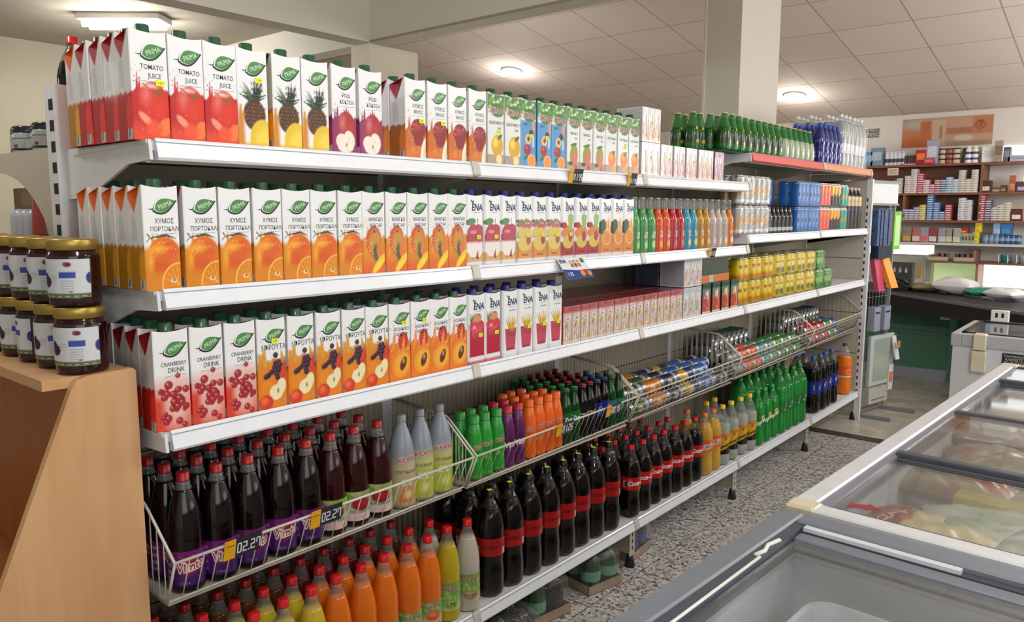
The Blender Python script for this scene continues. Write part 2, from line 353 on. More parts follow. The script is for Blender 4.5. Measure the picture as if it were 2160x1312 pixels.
for i in range(5):
    a, b = J[i], J[i+1]
    t = thing('shelving_bay', 'white metal '+desc[i] if i else 'white metal '+desc[0], 'shelving', (0, 0, 0), 0, 'bays of the drinks gondola')
    top = 1.82 if i < 3 else 1.86
    m = MB(); m.box((BX-.012, a+.004, .16), (BX-.002, b-.004, 1.02), RIB); m.box((BX-.012, a+.004, 1.02), (BX-.002, b-.004, top-(.12 if i < 3 else .02)), mat('plain_back_panel', '9d9486', .6))
    for zz in (.45, .75, 1.05, 1.35, 1.65): m.box((BX-.0025, a+.004, zz), (BX-.0015, b-.004, zz+.004), DARKSLOT)
    part('back_panel', m, t)
    posts = [a] + ([b] if i == 4 else []); top = 1.82 if i in (0, 4) else 1.74
    for y in posts:
        m = MB(); m.box((BX-.055, y-.022, .0), (BX+.0, y+.022, top+.01), WHITE)
        z = .12
        while z < top-.04:
            m.box((BX-.030, y-.0228, z), (BX-.006, y-.0215, z+.026), DARKSLOT); z += .05
        part('upright', m, t)
    zs = [ZT, Z2, Z3] if i < 3 else [ZR, Z4, Z3]
    for k, z in enumerate(zs):
        rl = STRIP
        if z == ZR: rl = RAILR if i == 3 else RAILO
        shelf(t, a, b, z+(.003 if i == 4 and z != Z3 else 0), rl, left=(i == 0 or (i == 3 and k < 2)))
    s = shelf(t, a, b, ZB, left=(i == 0), name='base_shelf')
    for y in ([a, b] if i == 4 else [a]):
        m = MB(); m.box((BX, y-.006, .06), (FX-.02, y+.006, ZB-.03), BEIGE); m.box((FX-.022, y-.020, .055), (FX-.016, y+.020, ZB-.03), BEIGE)
        for zz in (.08, .11, .14): m.box((FX-.0165, y-.004, zz), (FX-.0155, y+.004, zz+.018), DARKSLOT)
        part('base_leg', m, t)
        m = MB(); m.lathe([(.022, 0), (.024, .004), (.018, .03), (.012, .06)], BLACKP, 14, c=(FX-.03, y+.005, 0)); part('foot', m, t)
    if i == 4:
        m = MB(); m.box((FX-.02, b-.004, 0), (FX+.018, b+.028, top-.05), WHITE)
        z = .16
        while z < 1.62:
            m.box((FX-.0206, b-.001+.004, z), (FX-.0196, b+.014, z+.024), DARKSLOT)
            m.box((FX-.016, b-.0046, z), (FX-.006, b-.0036, z+.024), DARKSLOT); z += .05
        part('front_post', m, t)
        m = MB(); m.box((BX, b-.002, .05), (FX-.02, b+.004, top-.06), BEIGE)
        for zz in (.5, .8, 1.2): m.box((BX+.02, b-.003, zz), (FX-.03, b-.0015, zz+.004), DARKSLOT)
        part('end_panel', m, t)

# ------------------------------------------------------------------ wire baskets
RZ = [.748, .750, .763, .777, .795, .812]; BZ = [.640, .640, .648, .660, .675]
bdesc = ['holding dark fruit drink bottles', 'holding small green and orange bottles', 'holding silver beer cans lying down', 'holding green soda cans', 'holding red and blue cans at the far end']
for i in range(5):
    a, b = J[i]+.004, J[i+1]-.010; z0, z1, zb = RZ[i], RZ[i+1], BZ[i]; zbb = BZ[min(i+1, 4)]
    t = thing('wire_basket', 'cream wire basket shelf '+bdesc[i], 'basket', (0, 0, 0), 0, 'wire basket shelves')
    m = MB(); m.tube([(FX, a, z0), (FX, b, z1)], .0038, WIRE, 8); m.tube([(FX-.045, a, zb), (FX-.045, b, zb+(z1-z0))], .003, WIRE)
    m.tube([(BX+.02, a, z0+.14), (BX+.02, b, z1+.14)], .003, WIRE)
    part('rim', m, t)
    m = MB(); n = 28
    for k in range(n+1):
        y = a+(b-a)*k/n; dz = (z1-z0)*k/n
        m.tube([(FX, y, z0+dz), (FX-.045, y, zb+dz), (BX+.02, y, zb+dz)] if i > 0 else [(FX, y, z0+dz), (FX-.045, y, zb+dz)], .0016, WIRE, 5)
    if i > 1:
        for k in range(3): m.tube([(FX-.012-k*.012, a, z0-.027-k*.028), (FX-.012-k*.012, b, z1-.027-k*.028)], .0015, WIRE, 5)
    part('wires', m, t)
    m = MB(); m.box((BX+.01, a+.004, zb-.012), (FX-.05, b-.004, zb-.004), mat('dull_white_tray', 'b5b0a6', .5) if i < 2 else mat('dull_grey_tray', '8d867b', .5)); part('tray', m, t)
    for y, zr, side in ((a, z0, 0), (b, z1, 1)):
        if side == 0 or i == 4 or 1:
            m = MB(); top = zr+.105
            m.tube([(BX, y, top+.03), (FX-.135, y, top+.004), (FX-.115, y, top-.01), (FX, y, zr), (FX-.045, y, zb+(zr-z0))], .0035, WIRE, 7)
            for k in range(1, 14):
                x = FX-.02-k*.03
                zt = top+.004 if x < FX-.125 else zr+(top-.01-zr)*(FX-x)/.115
                m.tube([(x, y, zt), (x, y, zb+(zr-z0)+(0 if x < FX-.045 else .1*(1+(x-FX)/.045)))], .0015, WIRE, 5)
            part('divider', m, t)
# ------------------------------------------------------------------ painting in vertex ink
class Cv:
    "paints printed artwork on a set of points; X and Z are centimetres on the face"
    def __init__(s, X, Z, base='eceef2'):
        s.X = X; s.Z = Z; s.C = np.empty((len(X), 3)); s.C[:] = lin(base)
        r = np.random.default_rng(3); s.N = r.random(len(X))
    def mix(s, a, col):
        c = lin(col) if isinstance(col, str) else col
        a = np.clip(a, 0, 1)[:, None]; s.C = s.C*(1-a)+arr(c)*a; return s
    def ell(s, cx, cz, rx, rz, col, soft=.12, rot=0, a=1):
        x = s.X-cx; z = s.Z-cz
        if rot: x, z = x*cos(rot)+z*sin(rot), -x*sin(rot)+z*cos(rot)
        d = (np.sqrt((x/rx)**2+(z/rz)**2)-1)*min(rx, rz)
        return s.mix(a*(.5-d/soft), col)
    def ring(s, cx, cz, rx, rz, w, col, soft=.12, a=1):
        x = s.X-cx; z = s.Z-cz; d = np.abs((np.sqrt((x/rx)**2+(z/rz)**2)-1)*min(rx, rz))
        return s.mix(a*(.5-(d-w)/soft), col)
    def below(s, z0, col, soft=.15, wav=0, k=2.3, a=1, slope=0):
        zz = z0+wav*(np.sin(s.X*k)+.5*np.sin(s.X*k*2.7+1))+slope*s.X
        return s.mix(a*(.5-(s.Z-zz)/soft), col)
    def rect(s, x0, x1, z0, z1, col, soft=.08, a=1):
        d = np.maximum(np.maximum(x0-s.X, s.X-x1), np.maximum(z0-s.Z, s.Z-z1)); return s.mix(a*(.5-d/soft), col)
    def grad(s, z0, z1, col, a=1): return s.mix(a*np.clip((s.Z-z0)/(z1-z0), 0, 1), col)
    def blobs(s, n, x0, x1, z0, z1, r0, r1, col, seed=1, a=1, soft=.1):
        g = np.random.default_rng(seed)
        for _ in range(n): s.ell(g.uniform(x0, x1), g.uniform(z0, z1), *(2*[g.uniform(r0, r1)]), col, soft, a=a)
        return s
    def stroke(s, x0, z0, x1, z1, w, col, w1=None, soft=.1, a=1):
        dx, dz = x1-x0, z1-z0; L = dx*dx+dz*dz; t = np.clip(((s.X-x0)*dx+(s.Z-z0)*dz)/L, 0, 1)
        d = np.hypot(s.X-x0-t*dx, s.Z-z0-t*dz)-(w+(0 if w1 is None else (w1-w)*t)); return s.mix(a*(.5-d/soft), col)

def splash(c, z, col, seed=0):
    c.below(z, col, .3, .35, 2.1); g = np.random.default_rng(seed)
    for i in range(3):
        x = -3.2+g.random()*.8+i*.35; c.stroke(x, z, x+.1, z+1.6+2*g.random(), .28, col, .04)
    c.blobs(9, -3.7, -2, z+.4, z+5, .05, .16, col, seed); return c
def a_tomato(c):
    splash(c, 10.3, 'c8262a', 1); c.grad(10, 15, 'eceef2', 0); c.below(3.4, 'e2583a', 3)
    c.ell(.6, 7.8, 3.3, 4.3, 'd8322c', .2); c.ell(-.9, 9.3, 1.2, 2.2, 'e88a7c', 1.2, a=.6); c.ell(1.4, 7, 2, 2.6, 'e3452f', 1.5, a=.7); c.ell(.2, 11.2, 1.6, .5, 'f3d6cc', .6, a=.8)
    for k in range(6): c.stroke(1.7, 10.2, 1.7+1.7*cos(k*1.05+.3), 10.0+1.3*sin(k*1.05+.3), .18, '7d7a2e', .03)
    c.stroke(-1.6, 11.6, .6, 10.2, .1, '9b4a2c'); 
    c.ell(-1.2, 4.4, 1.9, .75, 'f0a58c', .3, -.75); c.ell(2.9, 3.0, 1.4, 2.1, 'f08a50', .3, -.5); c.ell(.6, 2.6, 1.6, 1.6, 'ee6640', .9); c.blobs(16, -3.8, 3.9, .5, 6, .05, .15, 'f3a080', 5)
def a_orange(c):
    c.below(9.2, 'dd9d2c', 1.2); c.below(4.5, 'dd8f12', 1.5)
    for x, h in ((-2.2, 2.2), (-1.9, 1.3)): c.stroke(x, 9.5, x+.15, 10.6+h, .3, 'e8b13c', .04)
    c.ell(.35, 7.0, 3.75, 4.6, 'e68208', .15); c.ell(1.4, 8.8, 2.2, 2.0, 'e06a08', 1.5, a=.7); c.ell(-.3, 5.4, 2.6, 2.0, 'dd6a10', 1.6, a=.75); c.ell(-.9, 9.0, 2.0, 1.0, 'f7b844', .9, a=.7); c.ell(-2.7, 6.5, .7, 2.6, 'f3bb3c', .6, a=.6)
    c.blobs(34, -2.4, 3, 7.4, 10.6, .04, .12, 'ffd98a', 2); c.below(3.6, 'dd9410', 1.6)
    c.stroke(-2.4, 11.4, .9, 11.9, .12, '3c4a22', .3); c.stroke(.9, 11.9, 3.2, 11.1, .3, '4c5a24', .04); c.stroke(-3.2, 12.2, -2.2, 10.9, .14, '3a3a20', .06); c.stroke(-3.4, 10.6, -2.5, 11.5, .1, '3a3a20', .06)
    c.ell(3.4, 1.0, 3.9, 4.9, 'f8cf78', .12); c.ell(3.4, 1.0, 3.6, 4.6, 'e29410', .15)
    for k in range(5): c.stroke(3.4, 1.0, 3.4-3.3*cos(k*.36), 1.0+4.3*sin(k*.36), .04, 'f6c765', .05)
    c.ell(2.2, 2.0, .7, .5, 'f6d9b0', .2); c.ell(2.3, 2.1, .3, .25, '5a4030', .1)
def a_pine(c):
    c.below(12, 'd79a2e', 1.2, slope=-.6, a=.0); c.stroke(-3.4, 0, -3.3, 9.5, .9, 'dca03a', .3, .5)
    g = np.random.default_rng(4)
    for k in range(26):
        an = radians(12+156*g.random()); l = 2.6+3.4*sin(an)*g.random(); x0 = .4+g.uniform(-1, 1); z0 = 10.2+g.random()*1.5
        c.stroke(x0, z0, x0+l*cos(an), z0+l*sin(an)*.95, .34, ['22402c', '3a5c3c', '4f7450', '16301f'][k % 4], .04)
    c.ell(.3, 7.6, 2.9, 3.6, '5a3a26', .3)
    for i in range(7):
        for j in range(7): c.ell(-2.4+i*.85+(j % 2)*.4, 5.0+j*.85, .24, .2, ['8a5c34', 'a8763e'][(i+j) % 2], .12, a=.9*float(((-2.4+i*.85-.3)/2.9)**2+((5+j*.85-7.6)/3.6)**2 < .9))
    c.ell(2.3, 1.8, 3.4, 4.9, 'e9cb45', .3); c.ell(2.9, 1.2, 2.4, 3.6, 'f3dc62', 1.2); c.below(1.1, 'e6b93e', .8); c.rect(-3.95, -2.3, 0, 8.2, 'd8973a', .8, a=.7)
def a_pom(c):
    splash(c, 9.4, '9c3a72', 3); c.below(3.2, 'a4357a', 1.5)
    c.ell(.5, 7.4, 2.9, 3.6, 'b12a38', .2); c.ell(-.7, 8.1, 1.1, 2.1, 'd8828c', 1.1, a=.7); c.ell(1.6, 6.8, 1.3, 2.2, 'c84438', 1.1, a=.6)
    for dx in (-.7, 0, .7): c.stroke(.6+dx*.5, 10.4, .6+dx*1.1, 12.2-abs(dx), .34, 'b8303a', .05)
    c.ell(-1.0, 3.4, 1.9, 1.9, 'f3ece0', .15); c.ell(1.5, 3.9, 1.7, 2.3, 'f3ece0', .15, .3); c.ell(.2, 2.1, 2.6, 1.6, 'f3ece0', .2); c.ell(.5, 2.5, .3, .6, 'b8a468', .2); c.blobs(24, -3.8, 3.8, .4, 9, .05, .14, 'd078a8', 5, a=.8)
def a_apple(c):
    splash(c, 8.8, 'd07a2c', 7); c.below(3, 'dd7f28', 2); c.blobs(60, -2.6, 1.4, 1.5, 7.6, .08, .22, 'f0b878', 8, a=.7)
    c.ell(1.0, 8.6, 2.9, 2.9, '9c2230', .2); c.ell(1.0, 6.0, 1.9, 2.1, '9c2230', .3); c.ell(.3, 9.3, 1.2, 1.3, 'c04a4e', 1, a=.6); c.blobs(26, -1.5, 3.4, 8, 11.3, .05, .13, 'f3c8c0', 11)
    c.ell(3.6, 2.4, 1.7, 4.2, 'f0ecdc', .2, -.2); c.ell(3.9, 2.4, .9, 3.0, 'e3d9b6', .6, -.2)
def a_mango(c):
    splash(c, 10.2, 'e2a045', 4); c.below(8.5, 'e3962a', 1.5); c.below(3.2, 'e07a2c', 2)
    c.ell(.0, 9.0, 2.7, 4.2, 'd9503a', .15); c.ell(.4, 8.6, 2.2, 3.6, 'd6a04a', 1.4); c.ell(.9, 5.6, 1.3, 2.6, '5e7040', .8, .2); c.ell(.2, 11.6, .35, .35, '7a2f22', .2); c.blobs(40, -3.2, -.2, 5, 9.5, .06, .16, 'f6d080', 6)
    c.ell(2.0, 5.4, .9, 2.4, 'e9854e', .2, .3); c.ell(1.9, 3.0, 1.1, 3.5, 'f2cf2a', .15, -.75); c.ell(1.6, 2.4, .6, 2.4, 'f7e04a', .6, -.75)
def a_cran(c):
    c.below(11.5, 'e9c8c4', 2.6); c.below(8, 'dd6a58', 3.4); c.ell(.8, 6, 3.4, 5.5, 'ecc6bd', 2.4, a=.8); c.rect(-3.95, -2.4, 0, 7.2, 'dc4a34', 1.4)
    g = np.random.default_rng(12)
    P = [(g.uniform(-3, 3.3), g.uniform(.8, 9.5), g.uniform(.45, .85)) for _ in range(22)]+[(-.9, 10.2, .95), (1.2, 8.9, .8), (.1, 8.0, .85), (1.4, 7.0, .95), (.2, 6.3, .9), (2.0, 5.9, .8), (1.0, 5.2, .85), (-1.3, 8.2, .8), (1.3, 12.1, .62)]
    for x, z, r in P:
        c.ell(x, z, r, r, '9a1c30', .12); c.ell(x, z, r*.6, r*.6, 'c2384a', .4); c.ell(x-.3*r, z+.35*r, r*.24, r*.2, 'f3b8bc', .15)
def a_five(c):
    c.rect(-3.95, -2.6, 0, 13.8, 'd9a63a', .8); splash(c, 12.2, 'e0a238', 5); c.below(11.2, 'e59228', 2); c.stroke(-1.9, 11, -2.0, 16.2, .5, 'dcae3c', .04); c.stroke(2.9, 12, 2.6, 14.5, .6, 'dcae3c', .05)
    c.ell(3.2, 8.5, 1.3, 3.2, 'd8452e', .5); c.blobs(24, 2, 3.9, 5, 11.5, .05, .14, 'f6a088', 4)
    for x, z in ((.9, 11.2), (1.8, 11.4), (.6, 10.2), (1.6, 10.4), (2.2, 10.6), (.9, 9.3), (1.8, 9.4), (-.3, 9.0), (1.2, 8.4), (-1.1, 8.4), (1.0, 13.2), (1.4, 7.6), (-1.8, 8.1)):
        c.ell(x, z, .72, .72, '3c1a30', .12); c.ell(x-.2, z+.25, .25, .22, '80557a', .2)
    c.ell(-1.6, 5.4, 1.7, 1.7, 'ea9a20', .2); c.ell(.9, 3.9, 1.9, 1.9, 'f2e9c4', .12); c.ell(2.3, 5.1, 1.3, 2.2, 'f2e9c4', .12, -.25); c.ell(1.4, 4.2, .28, .6, 'a88850', .2); c.ell(-2.0, 1.7, 2.0, 1.9, 'd8492c', .2); c.ell(-2.4, 2.2, 1.0, .9, 'ee8050', .9)
def a_peach(c):
    splash(c, 11.2, 'e88a34', 9); c.below(10.4, 'e98c2c', 2); c.ell(1.2, 11.4, 1.9, 2.6, 'd0402c', .2); c.stroke(-2.4, 10, -1.8, 14.8, .6, 'ee9a4a', .05); c.stroke(1.2, 9, 1.6, 13.4, .7, 'f09a4c', .1)
    c.ell(.6, 4.6, 3.4, 3.8, 'f2a834', .2, -.5); c.ell(.9, 4.8, 2.6, 3.0, 'f6bb46', .9, -.5); c.ell(1.2, 4.8, 1.1, 2.1, '6e3318', .2, -.4); c.ell(1.3, 5.6, .5, .8, 'c89878', .3); c.blobs(26, -3.8, 3.6, 8, 12, .05, .2, 'fbd09a', 3)
def kean_top(c):
    c.below(30, 'e6e9ea'); c.rect(-3.95, 3.95, 17.2, 22, '5c8f3c', .4); c.blobs(18, -4, 4, 16, 21.5, .5, 1.1, '7fb356', 3, a=.8, soft=.4); c.blobs(12, -4, 4, 16, 21.5, .3, .9, 'dfe8dc', 8, a=.9, soft=.3)
    c.ell(.6, 17.3, 3.2, 2.2, '4f8a38', .25)
def wood(c):
    c.rect(-3.95, 3.95, 0, 3.4, 'b9ab9a', .1)
    for z in (.8, 1.7, 2.6): c.rect(-3.95, 3.95, z, z+.08, '6f6252', .1)
def a_kgrape(c): kean_top(c); wood(c); c.ell(.6, 6.2, 2.9, 3.4, 'e3b32c', .2); c.ell(-.2, 7.2, 1.3, 1.4, 'f6dc74', 1.1); c.ell(1.9, 9.0, 1.3, .6, '4a7a34', .2, .6); c.ell(1.5, 2.0, 1.6, 1.7, 'f6e6b8', .15); c.ring(1.5, 2.0, 1.5, 1.6, .14, 'e8a84a')
def a_kmango(c): kean_top(c); wood(c); c.ell(.3, 5.8, 2.5, 3.8, 'a3a13c', .2, -.15); c.ell(1.1, 4.4, 1.6, 2.4, 'd97c62', 1.3, -.2); c.ell(.2, 9.4, 2.2, .5, '4a7a34', .2, .2); c.ell(-1.7, 2.6, 1.3, .7, '27502c', .2); c.ell(1.6, 1.4, 1.2, 1.1, 'd8465a', .3)
def a_korange(c): kean_top(c); wood(c); c.ell(.7, 5.6, 2.7, 3.1, 'ef8a1c', .2); c.ell(0, 6.5, 1.1, 1.1, 'f9b85a', 1); c.ell(1.8, 8.0, 1.2, .7, '4a7a34', .2, .6); c.ell(2.2, 1.7, 1.5, 1.6, 'f5a63e', .12); c.ring(2.2, 1.7, 1.4, 1.5, .1, 'f9dca8')
def a_kblue(c):
    kean_top(c); c.rect(-3.95, 3.95, 0, 15.4, '5fa5d8', .5); c.ell(.4, 17.0, 3.0, 2.0, '4f8a38', .25); c.ell(2.6, 13.6, .8, 2.2, 'e8a07c', .3); c.ell(1.4, 11.4, 1.2, 1.2, '3a2a4a', .2); c.ell(-.2, 9.4, 1.6, 1.7, 'efc890', .2); c.ell(-.1, 9.5, .7, .8, '7a3a24', .2)
    c.ell(-.6, 6.0, 1.9, 1.8, 'b0242c', .2); c.ell(-1.0, 6.6, .7, .5, 'e06a60', .5); c.ell(1.6, 2.4, 2.2, 2.2, 'f4a23a', .12); c.ring(1.6, 2.4, 2.0, 2.0, .12, 'fbdc9c'); c.ell(-1.6, 3.3, 1.3, .6, '3f7d36', .2, .5); c.rect(2.0, 2.9, 7.0, 10.4, 'c8dff0', .2)
def ena_base(c): c.below(30, 'eef0f4'); c.below(1.4, 'dfe2ea', .2)
def a_eapple(c):
    ena_base(c); c.rect(-3.95, 3.95, 1.4, 4.4, 'dcae62', .4); c.ell(.0, 6.4, 3.7, 4.0, 'eee7e2', .12); c.ell(-.6, 10.6, 2.9, 2.6, 'b91f42', .12); c.ell(1.6, 10.8, 2.3, 2.4, 'b91f42', .12); c.rect(-3.7, 3.8, 7.8, 10, 'b91f42', .1); c.below(1.4, 'dfe2ea', .2)
    c.rect(-3.95, 3.95, 7.4, 7.7, 'd8a8b0', .2); c.ell(-.8, 10.8, 1.6, .6, 'e88a9c', .3, a=.8); c.ell(-1.9, 14.0, 2.2, 1.1, '5c8f4c', .12, .15); c.stroke(1.0, 12.2, 1.2, 14.9, .12, '5a3d24'); c.stroke(.9, 3.0, 1.3, 5.2, .6, 'b91f42', .05)
def a_eyel(c):
    ena_base(c); c.rect(-3.95, 3.95, 1.4, 7, 'd9983a', .6); c.ell(0, 9.8, 3.7, 3.6, 'd9c667', .15); c.blobs(16, -3.6, 3.6, 12.2, 14.3, .5, .9, 'c8606a', 3); c.blobs(8, -3.4, 3.4, 12.5, 14.3, .4, .7, '6a9a4c', 7)
    c.ell(0, 6.6, 3.6, 2.6, 'dcc766', .2); c.ell(1.8, 7.6, 1.2, 1.6, 'b8324e', .3); c.rect(-3.95, 3.95, 8.6, 8.75, 'a8883c', .1); c.below(1.4, 'dfe2ea', .2)
def a_ecel(c):
    ena_base(c); c.rect(-3.95, 3.95, 1.4, 6.4, 'b5293c', .5); c.ell(0, 9.4, 3.8, 3.0, 'd98c4c', .3); c.ell(-2.6, 12.4, 1.8, 1.1, 'a82c3c', .2); c.ell(0, 6.4, 3.4, 2.4, 'd5c25c', .2); c.ell(1.4, 8.2, 1.3, 1.9, 'b8324e', .3)
    for k in range(5): c.stroke(1.2+.3*k-.4, 11, 1.2+.6*k-1.0, 16.2-.3*abs(k-2), .42, ['8fb552', 'a9c96a'][k % 2], .5)
    c.below(1.4, 'dfe2ea', .2)
def a_eor(c):
    ena_base(c); c.rect(-3.95, 3.95, 1.4, 8.5, 'dd9340', .6); c.ell(.2, 9, 3.6, 4.6, 'e39a3a', .2); c.ell(-2.4, 11.5, 2.2, 3.0, '2f5a34', .2, -.3); c.ell(1.6, 12.2, 1.2, 3.2, 'f2e0b0', .2); c.ell(1.6, 11.6, .8, 2.8, 'e8a244', .3); c.ring(.6, 7.6, 2.7, 2.9, .14, 'f6ddb0'); c.below(1.4, 'dfe2ea', .2)
def a_epom(c):
    ena_base(c); c.rect(-3.4, 3.4, 2.2, 12.4, 'c22a48', .2); c.ell(0, 12.3, 3.5, 2.0, 'd8405a', .3); c.ell(0, 14.8, 2.2, 1.4, 'd8a07a', .3); c.blobs(70, -2.6, 2.6, 8, 11.5, .07, .18, 'e88a9a', 4)
    for k in range(6): c.stroke(-2.8, 13, -3.4+.5*k, 16.4, .2, '5c7f3c', .03)
    c.rect(-3.2, 3.2, 1.4, 2.4, 'e8edf2', .2); c.ell(-1.2, 11.8, .7, .5, 'f0b8c0', .3); c.below(1.0, 'd8808e', .2)
def a_eban(c):
    ena_base(c); x = np.abs(c.X); d = np.maximum(x-(2.1+.10*c.Z), np.maximum(2.2-c.Z, c.Z-9.6)); c.mix(.5-d/.15, 'cf5a72')
    for k in range(6): c.stroke(-.4+.3*k, 9.2, -2.8+1.3*k, 14.2-.5*abs(k-2.5), .55, ['d8b73a', 'c9a52e', 'e3c64c'][k % 3], .12)
    c.blobs(60, -2.2, 2.2, 6.4, 9.4, .08, .2, '8e1f3c', 4); c.rect(-2.2, 2.2, 1.2, 2.2, 'e8edf2', .2)

# ------------------------------------------------------------------ cartons
CW, CD, CH = .079, .064, .226
def leafpoly(n=12, sx=1.0):
    "leaf outline, pointed to the right"
    t = np.linspace(0, 1, n); up = [(x, .62*sin(pi*x**.8)) for x in t]; lo = [(x, -.55*sin(pi*x**.75)) for x in t[::-1]]
    return [(x*2-1, z) for x, z in up+lo[1:-1]]
def carton(name, art, lines, fold, logo='PRIMA', capcol='2c5940', side='e7e8ea', sidec=None, chamfer=.0015, sticker=False, textcol='3a3f48', blend=None, logoz=18.3):
    "lines: [(text, z cm, size cm, x cm)]"
    m = MB(); ink = INK if chamfer < .003 else INKG; hw = CW/2
    dip = lambda u: .0055*(1-(2*u-1)**2)
    def Pf(u, v):
        y = -hw+CW*u; x = -chamfer*np.clip((np.abs(2*u-1)-(1-chamfer*20))/(chamfer*20), 0, 1)**1.2
        return x, y, v*(CH-dip(u))
    def cf(u, v):
        c = Cv((2*u-1)*3.95, v*(CH-dip(u))*100, 'eef0f4'); art(c); return c.C
    m.grid(44, 96, Pf, ink, cf)
    # side panels with the folded triangle, barcode block and small print
    fc = lin(fold)
    for sgn in (-1, 1):
        def Ps(u, v, sgn=sgn):
            zt = CH-.016*(1-u); z = v*zt; tri = np.clip(1-np.abs(u-.42)/.42*1.0-(zt-z)/.05, 0, 1)
            return -CD*(1-u)-chamfer*u, sgn*(hw-tri*.012), z
        def cs(u, v):
            zt = CH-.016*(1-u); c = Cv((2*u-1)*3.7, v*zt*100, side)
            if sidec: c.mix(.5-(c.Z-(9.6+.22*np.sin(c.X*2.3)+.12*np.sin(c.X*6)))/.5, sidec)
            
            if sidec: c.ell(2.6, 4.6, 1.8, 4.2, tuple(min(1, q*1.28+.02) for q in (int(sidec[i:i+2], 16)/255 for i in (0, 2, 4))) and lin(tuple(min(1, q*1.22+.03) for q in (int(sidec[i:i+2], 16)/255 for i in (0, 2, 4)))), .5)
            tri = 1-(np.maximum(np.abs(u-.42)/.50*5-(v*zt*100-(zt*100-5)), 0))/.3
            c.mix(np.where(v*zt*100 > zt*100-5.2, tri, 0), fold)
            for k in range(26): c.rect(-2.5, .6-.5*((k*7) % 3), 10.6+k*.22, 10.6+k*.22+.09, 'a9abb0', .05, a=.75)
            c.rect(1.0, 3.4, .2, 2.4, 'cfd1d4', .05)
            for k in range(7): c.rect(1.15+k*.32, 1.15+k*.32+.14, .4, 2.2, '8a8d92', .04)
            return c.C
        m.grid(20, 64, Ps, ink, cs)
    m.grid(8, 4, lambda u, v: (-CD*v-chamfer*(1-v), (-hw+CW*u), CH-dip(u)*(1-v)-.016*v), ink, lambda u, v: fold)
    m.box((-CD, -hw+.001, 0), (-CD+.002, hw-.001, CH-.017), ink, fold)
    P = lambda x, z: (np.full(len(x), .0004), x/100, z/100)
    P2 = lambda x, z: (np.full(len(x), .0008), x/100, z/100)
    if logo == 'PRIMA':
        L = arr(leafpoly()); rot = .40
        def RL(pts, s, ox=0, oz=0):
            x = pts[:, 0]*s+ox; z = pts[:, 1]*s*.95+oz; return np.stack([x*cos(rot)-z*sin(rot)+.9, x*sin(rot)+z*cos(rot)+logoz], 1)
        m.flat(RL(L, 3.0, -.0, -.13), INK, '1d3b33', P); m.flat(RL(L, 2.72, .05, .13), INK, 'eef0f4', lambda x, z: (np.full(len(x), .0006), x/100, z/100))
        m.flat(RL(L, 2.5, .1, .05), INK, '5c9a5c', P2)
        m.flat([(-2.9, logoz-.75), (-2.0, logoz-1.0), (-1.0, logoz-.6), (-1.0, logoz-.35), (-2.0, logoz-.75)], INK, '1d3b33', P)
        m.text('PRIMA', 1.5, INK, 'dfeedd', lambda x, z: (np.full(len(x), .0011), x/100, z/100), (1.0, logoz+.02), rot=rot, sx=.8)
    elif logo == 'KEAN':
        m.text('KEAN', 2.6, INK, 'eef0f4', lambda x, z: (np.full(len(x), .0004), x/100, z/100), (.5, 17.0), sx=1.0, bold=.04)
        m.text('KEAN', 2.6, INK, 'c3202e', P2, (.5, 17.0), sx=1.0, bold=0)
    elif logo == 'ENA':
        m.text('ENA', 3.0, INK, '24366f', P, (.9, 18.4), sx=.85, bold=.03, shear=.12); m.ell if 0 else None
        m.flat([(-1.6, 19.6), (-.6, 19.7), (-.5, 20.5), (-1.3, 20.6)], INK, '4e8a4c', P); m.flat([(-2.2, 20.3), (-1.4, 20.2), (-1.5, 21.0)], INK, '3c7240', P)
        m.flat([(-1.2, 16.75), (2.6, 16.9), (2.6, 17.0), (-1.2, 16.85)], INK, '24366f', P)
    for tx, z, s, x in lines: m.text(tx, s, INK, textcol, P, (x, z), sx=.8, bold=.003)
    if logo == 'PRIMA':
        m.flat([(-1.8, 12.05), (3.3, 12.25), (3.3, 12.33), (-1.8, 12.12)], INK, '888c92', P)
    cap = MB(); cm = mat('screw_cap_'+capcol, capcol, .35, coat=.3)
    cap.lathe([(.0165, -.002), (.0165, .003), (.0150, .004), (.0152, .018), (.0135, .0195), (0, .0195)], cm, 22, c=(-.024, 0, CH-.006), rf=lambda t, z: 1+.012*np.sign(np.sin(t*16)))
    parts = [('carton_body', m), ('screw_cap', cap)]
    pr = proto('juice_carton', 'juice carton', *parts)
    if sticker:
        st = MB(); st.flat([(-.0, 0), (1.9, -.05), (1.95, 1.15), (.05, 1.2)], YEL, (1, 1, 1), lambda x, z: (np.full(len(x), .0015), (x+sticker[0])/100, (z+sticker[1])/100)); st.text('1.39', .7, INK, '6a7020', lambda x, z: (np.full(len(x), .0018), (x+sticker[0])/100, (z+sticker[1])/100), (.95, .57))
        pr2 = proto('juice_carton', 'juice carton', *(parts+[('price_sticker', st)])); pr['st'] = pr2
    return pr
GR = ('n',)
C = {}
C['tomato'] = carton('tomato', a_tomato, [('TOMATO', 15.0, 1.45, .6), ('JUICE', 13.3, 1.45, 1.1)], 'b8303a', sidec='c23434', sticker=(1.2, 11.4))
C['orange'] = carton('orange', a_orange, [('ΧΥΜΟΣ', 14.9, 1.45, .7), ('ΠΟΡΤΟΚΑΛΙ', 13.2, 1.4, .75)], 'e0741c', sidec='bd8a22', sticker=(1.2, 11.4))
C['pine'] = carton('pine', a_pine, [('ΧΥΜΟΣ', 14.6, 1.1, 1.1), ('ΑΝΑΝΑ', 13.3, 1.2, 1.1)], '3f6a46', side='d9d7cc', sidec='cf9434', sticker=(.6, 15.0))
C['pom'] = carton('pom', a_pom, [('ΡΟΔΙ', 14.9, 1.45, .6), ('ΚΟΚΤΕΙΛ', 13.3, 1.4, .9)], '8a2f62', sidec='8e3a6c')
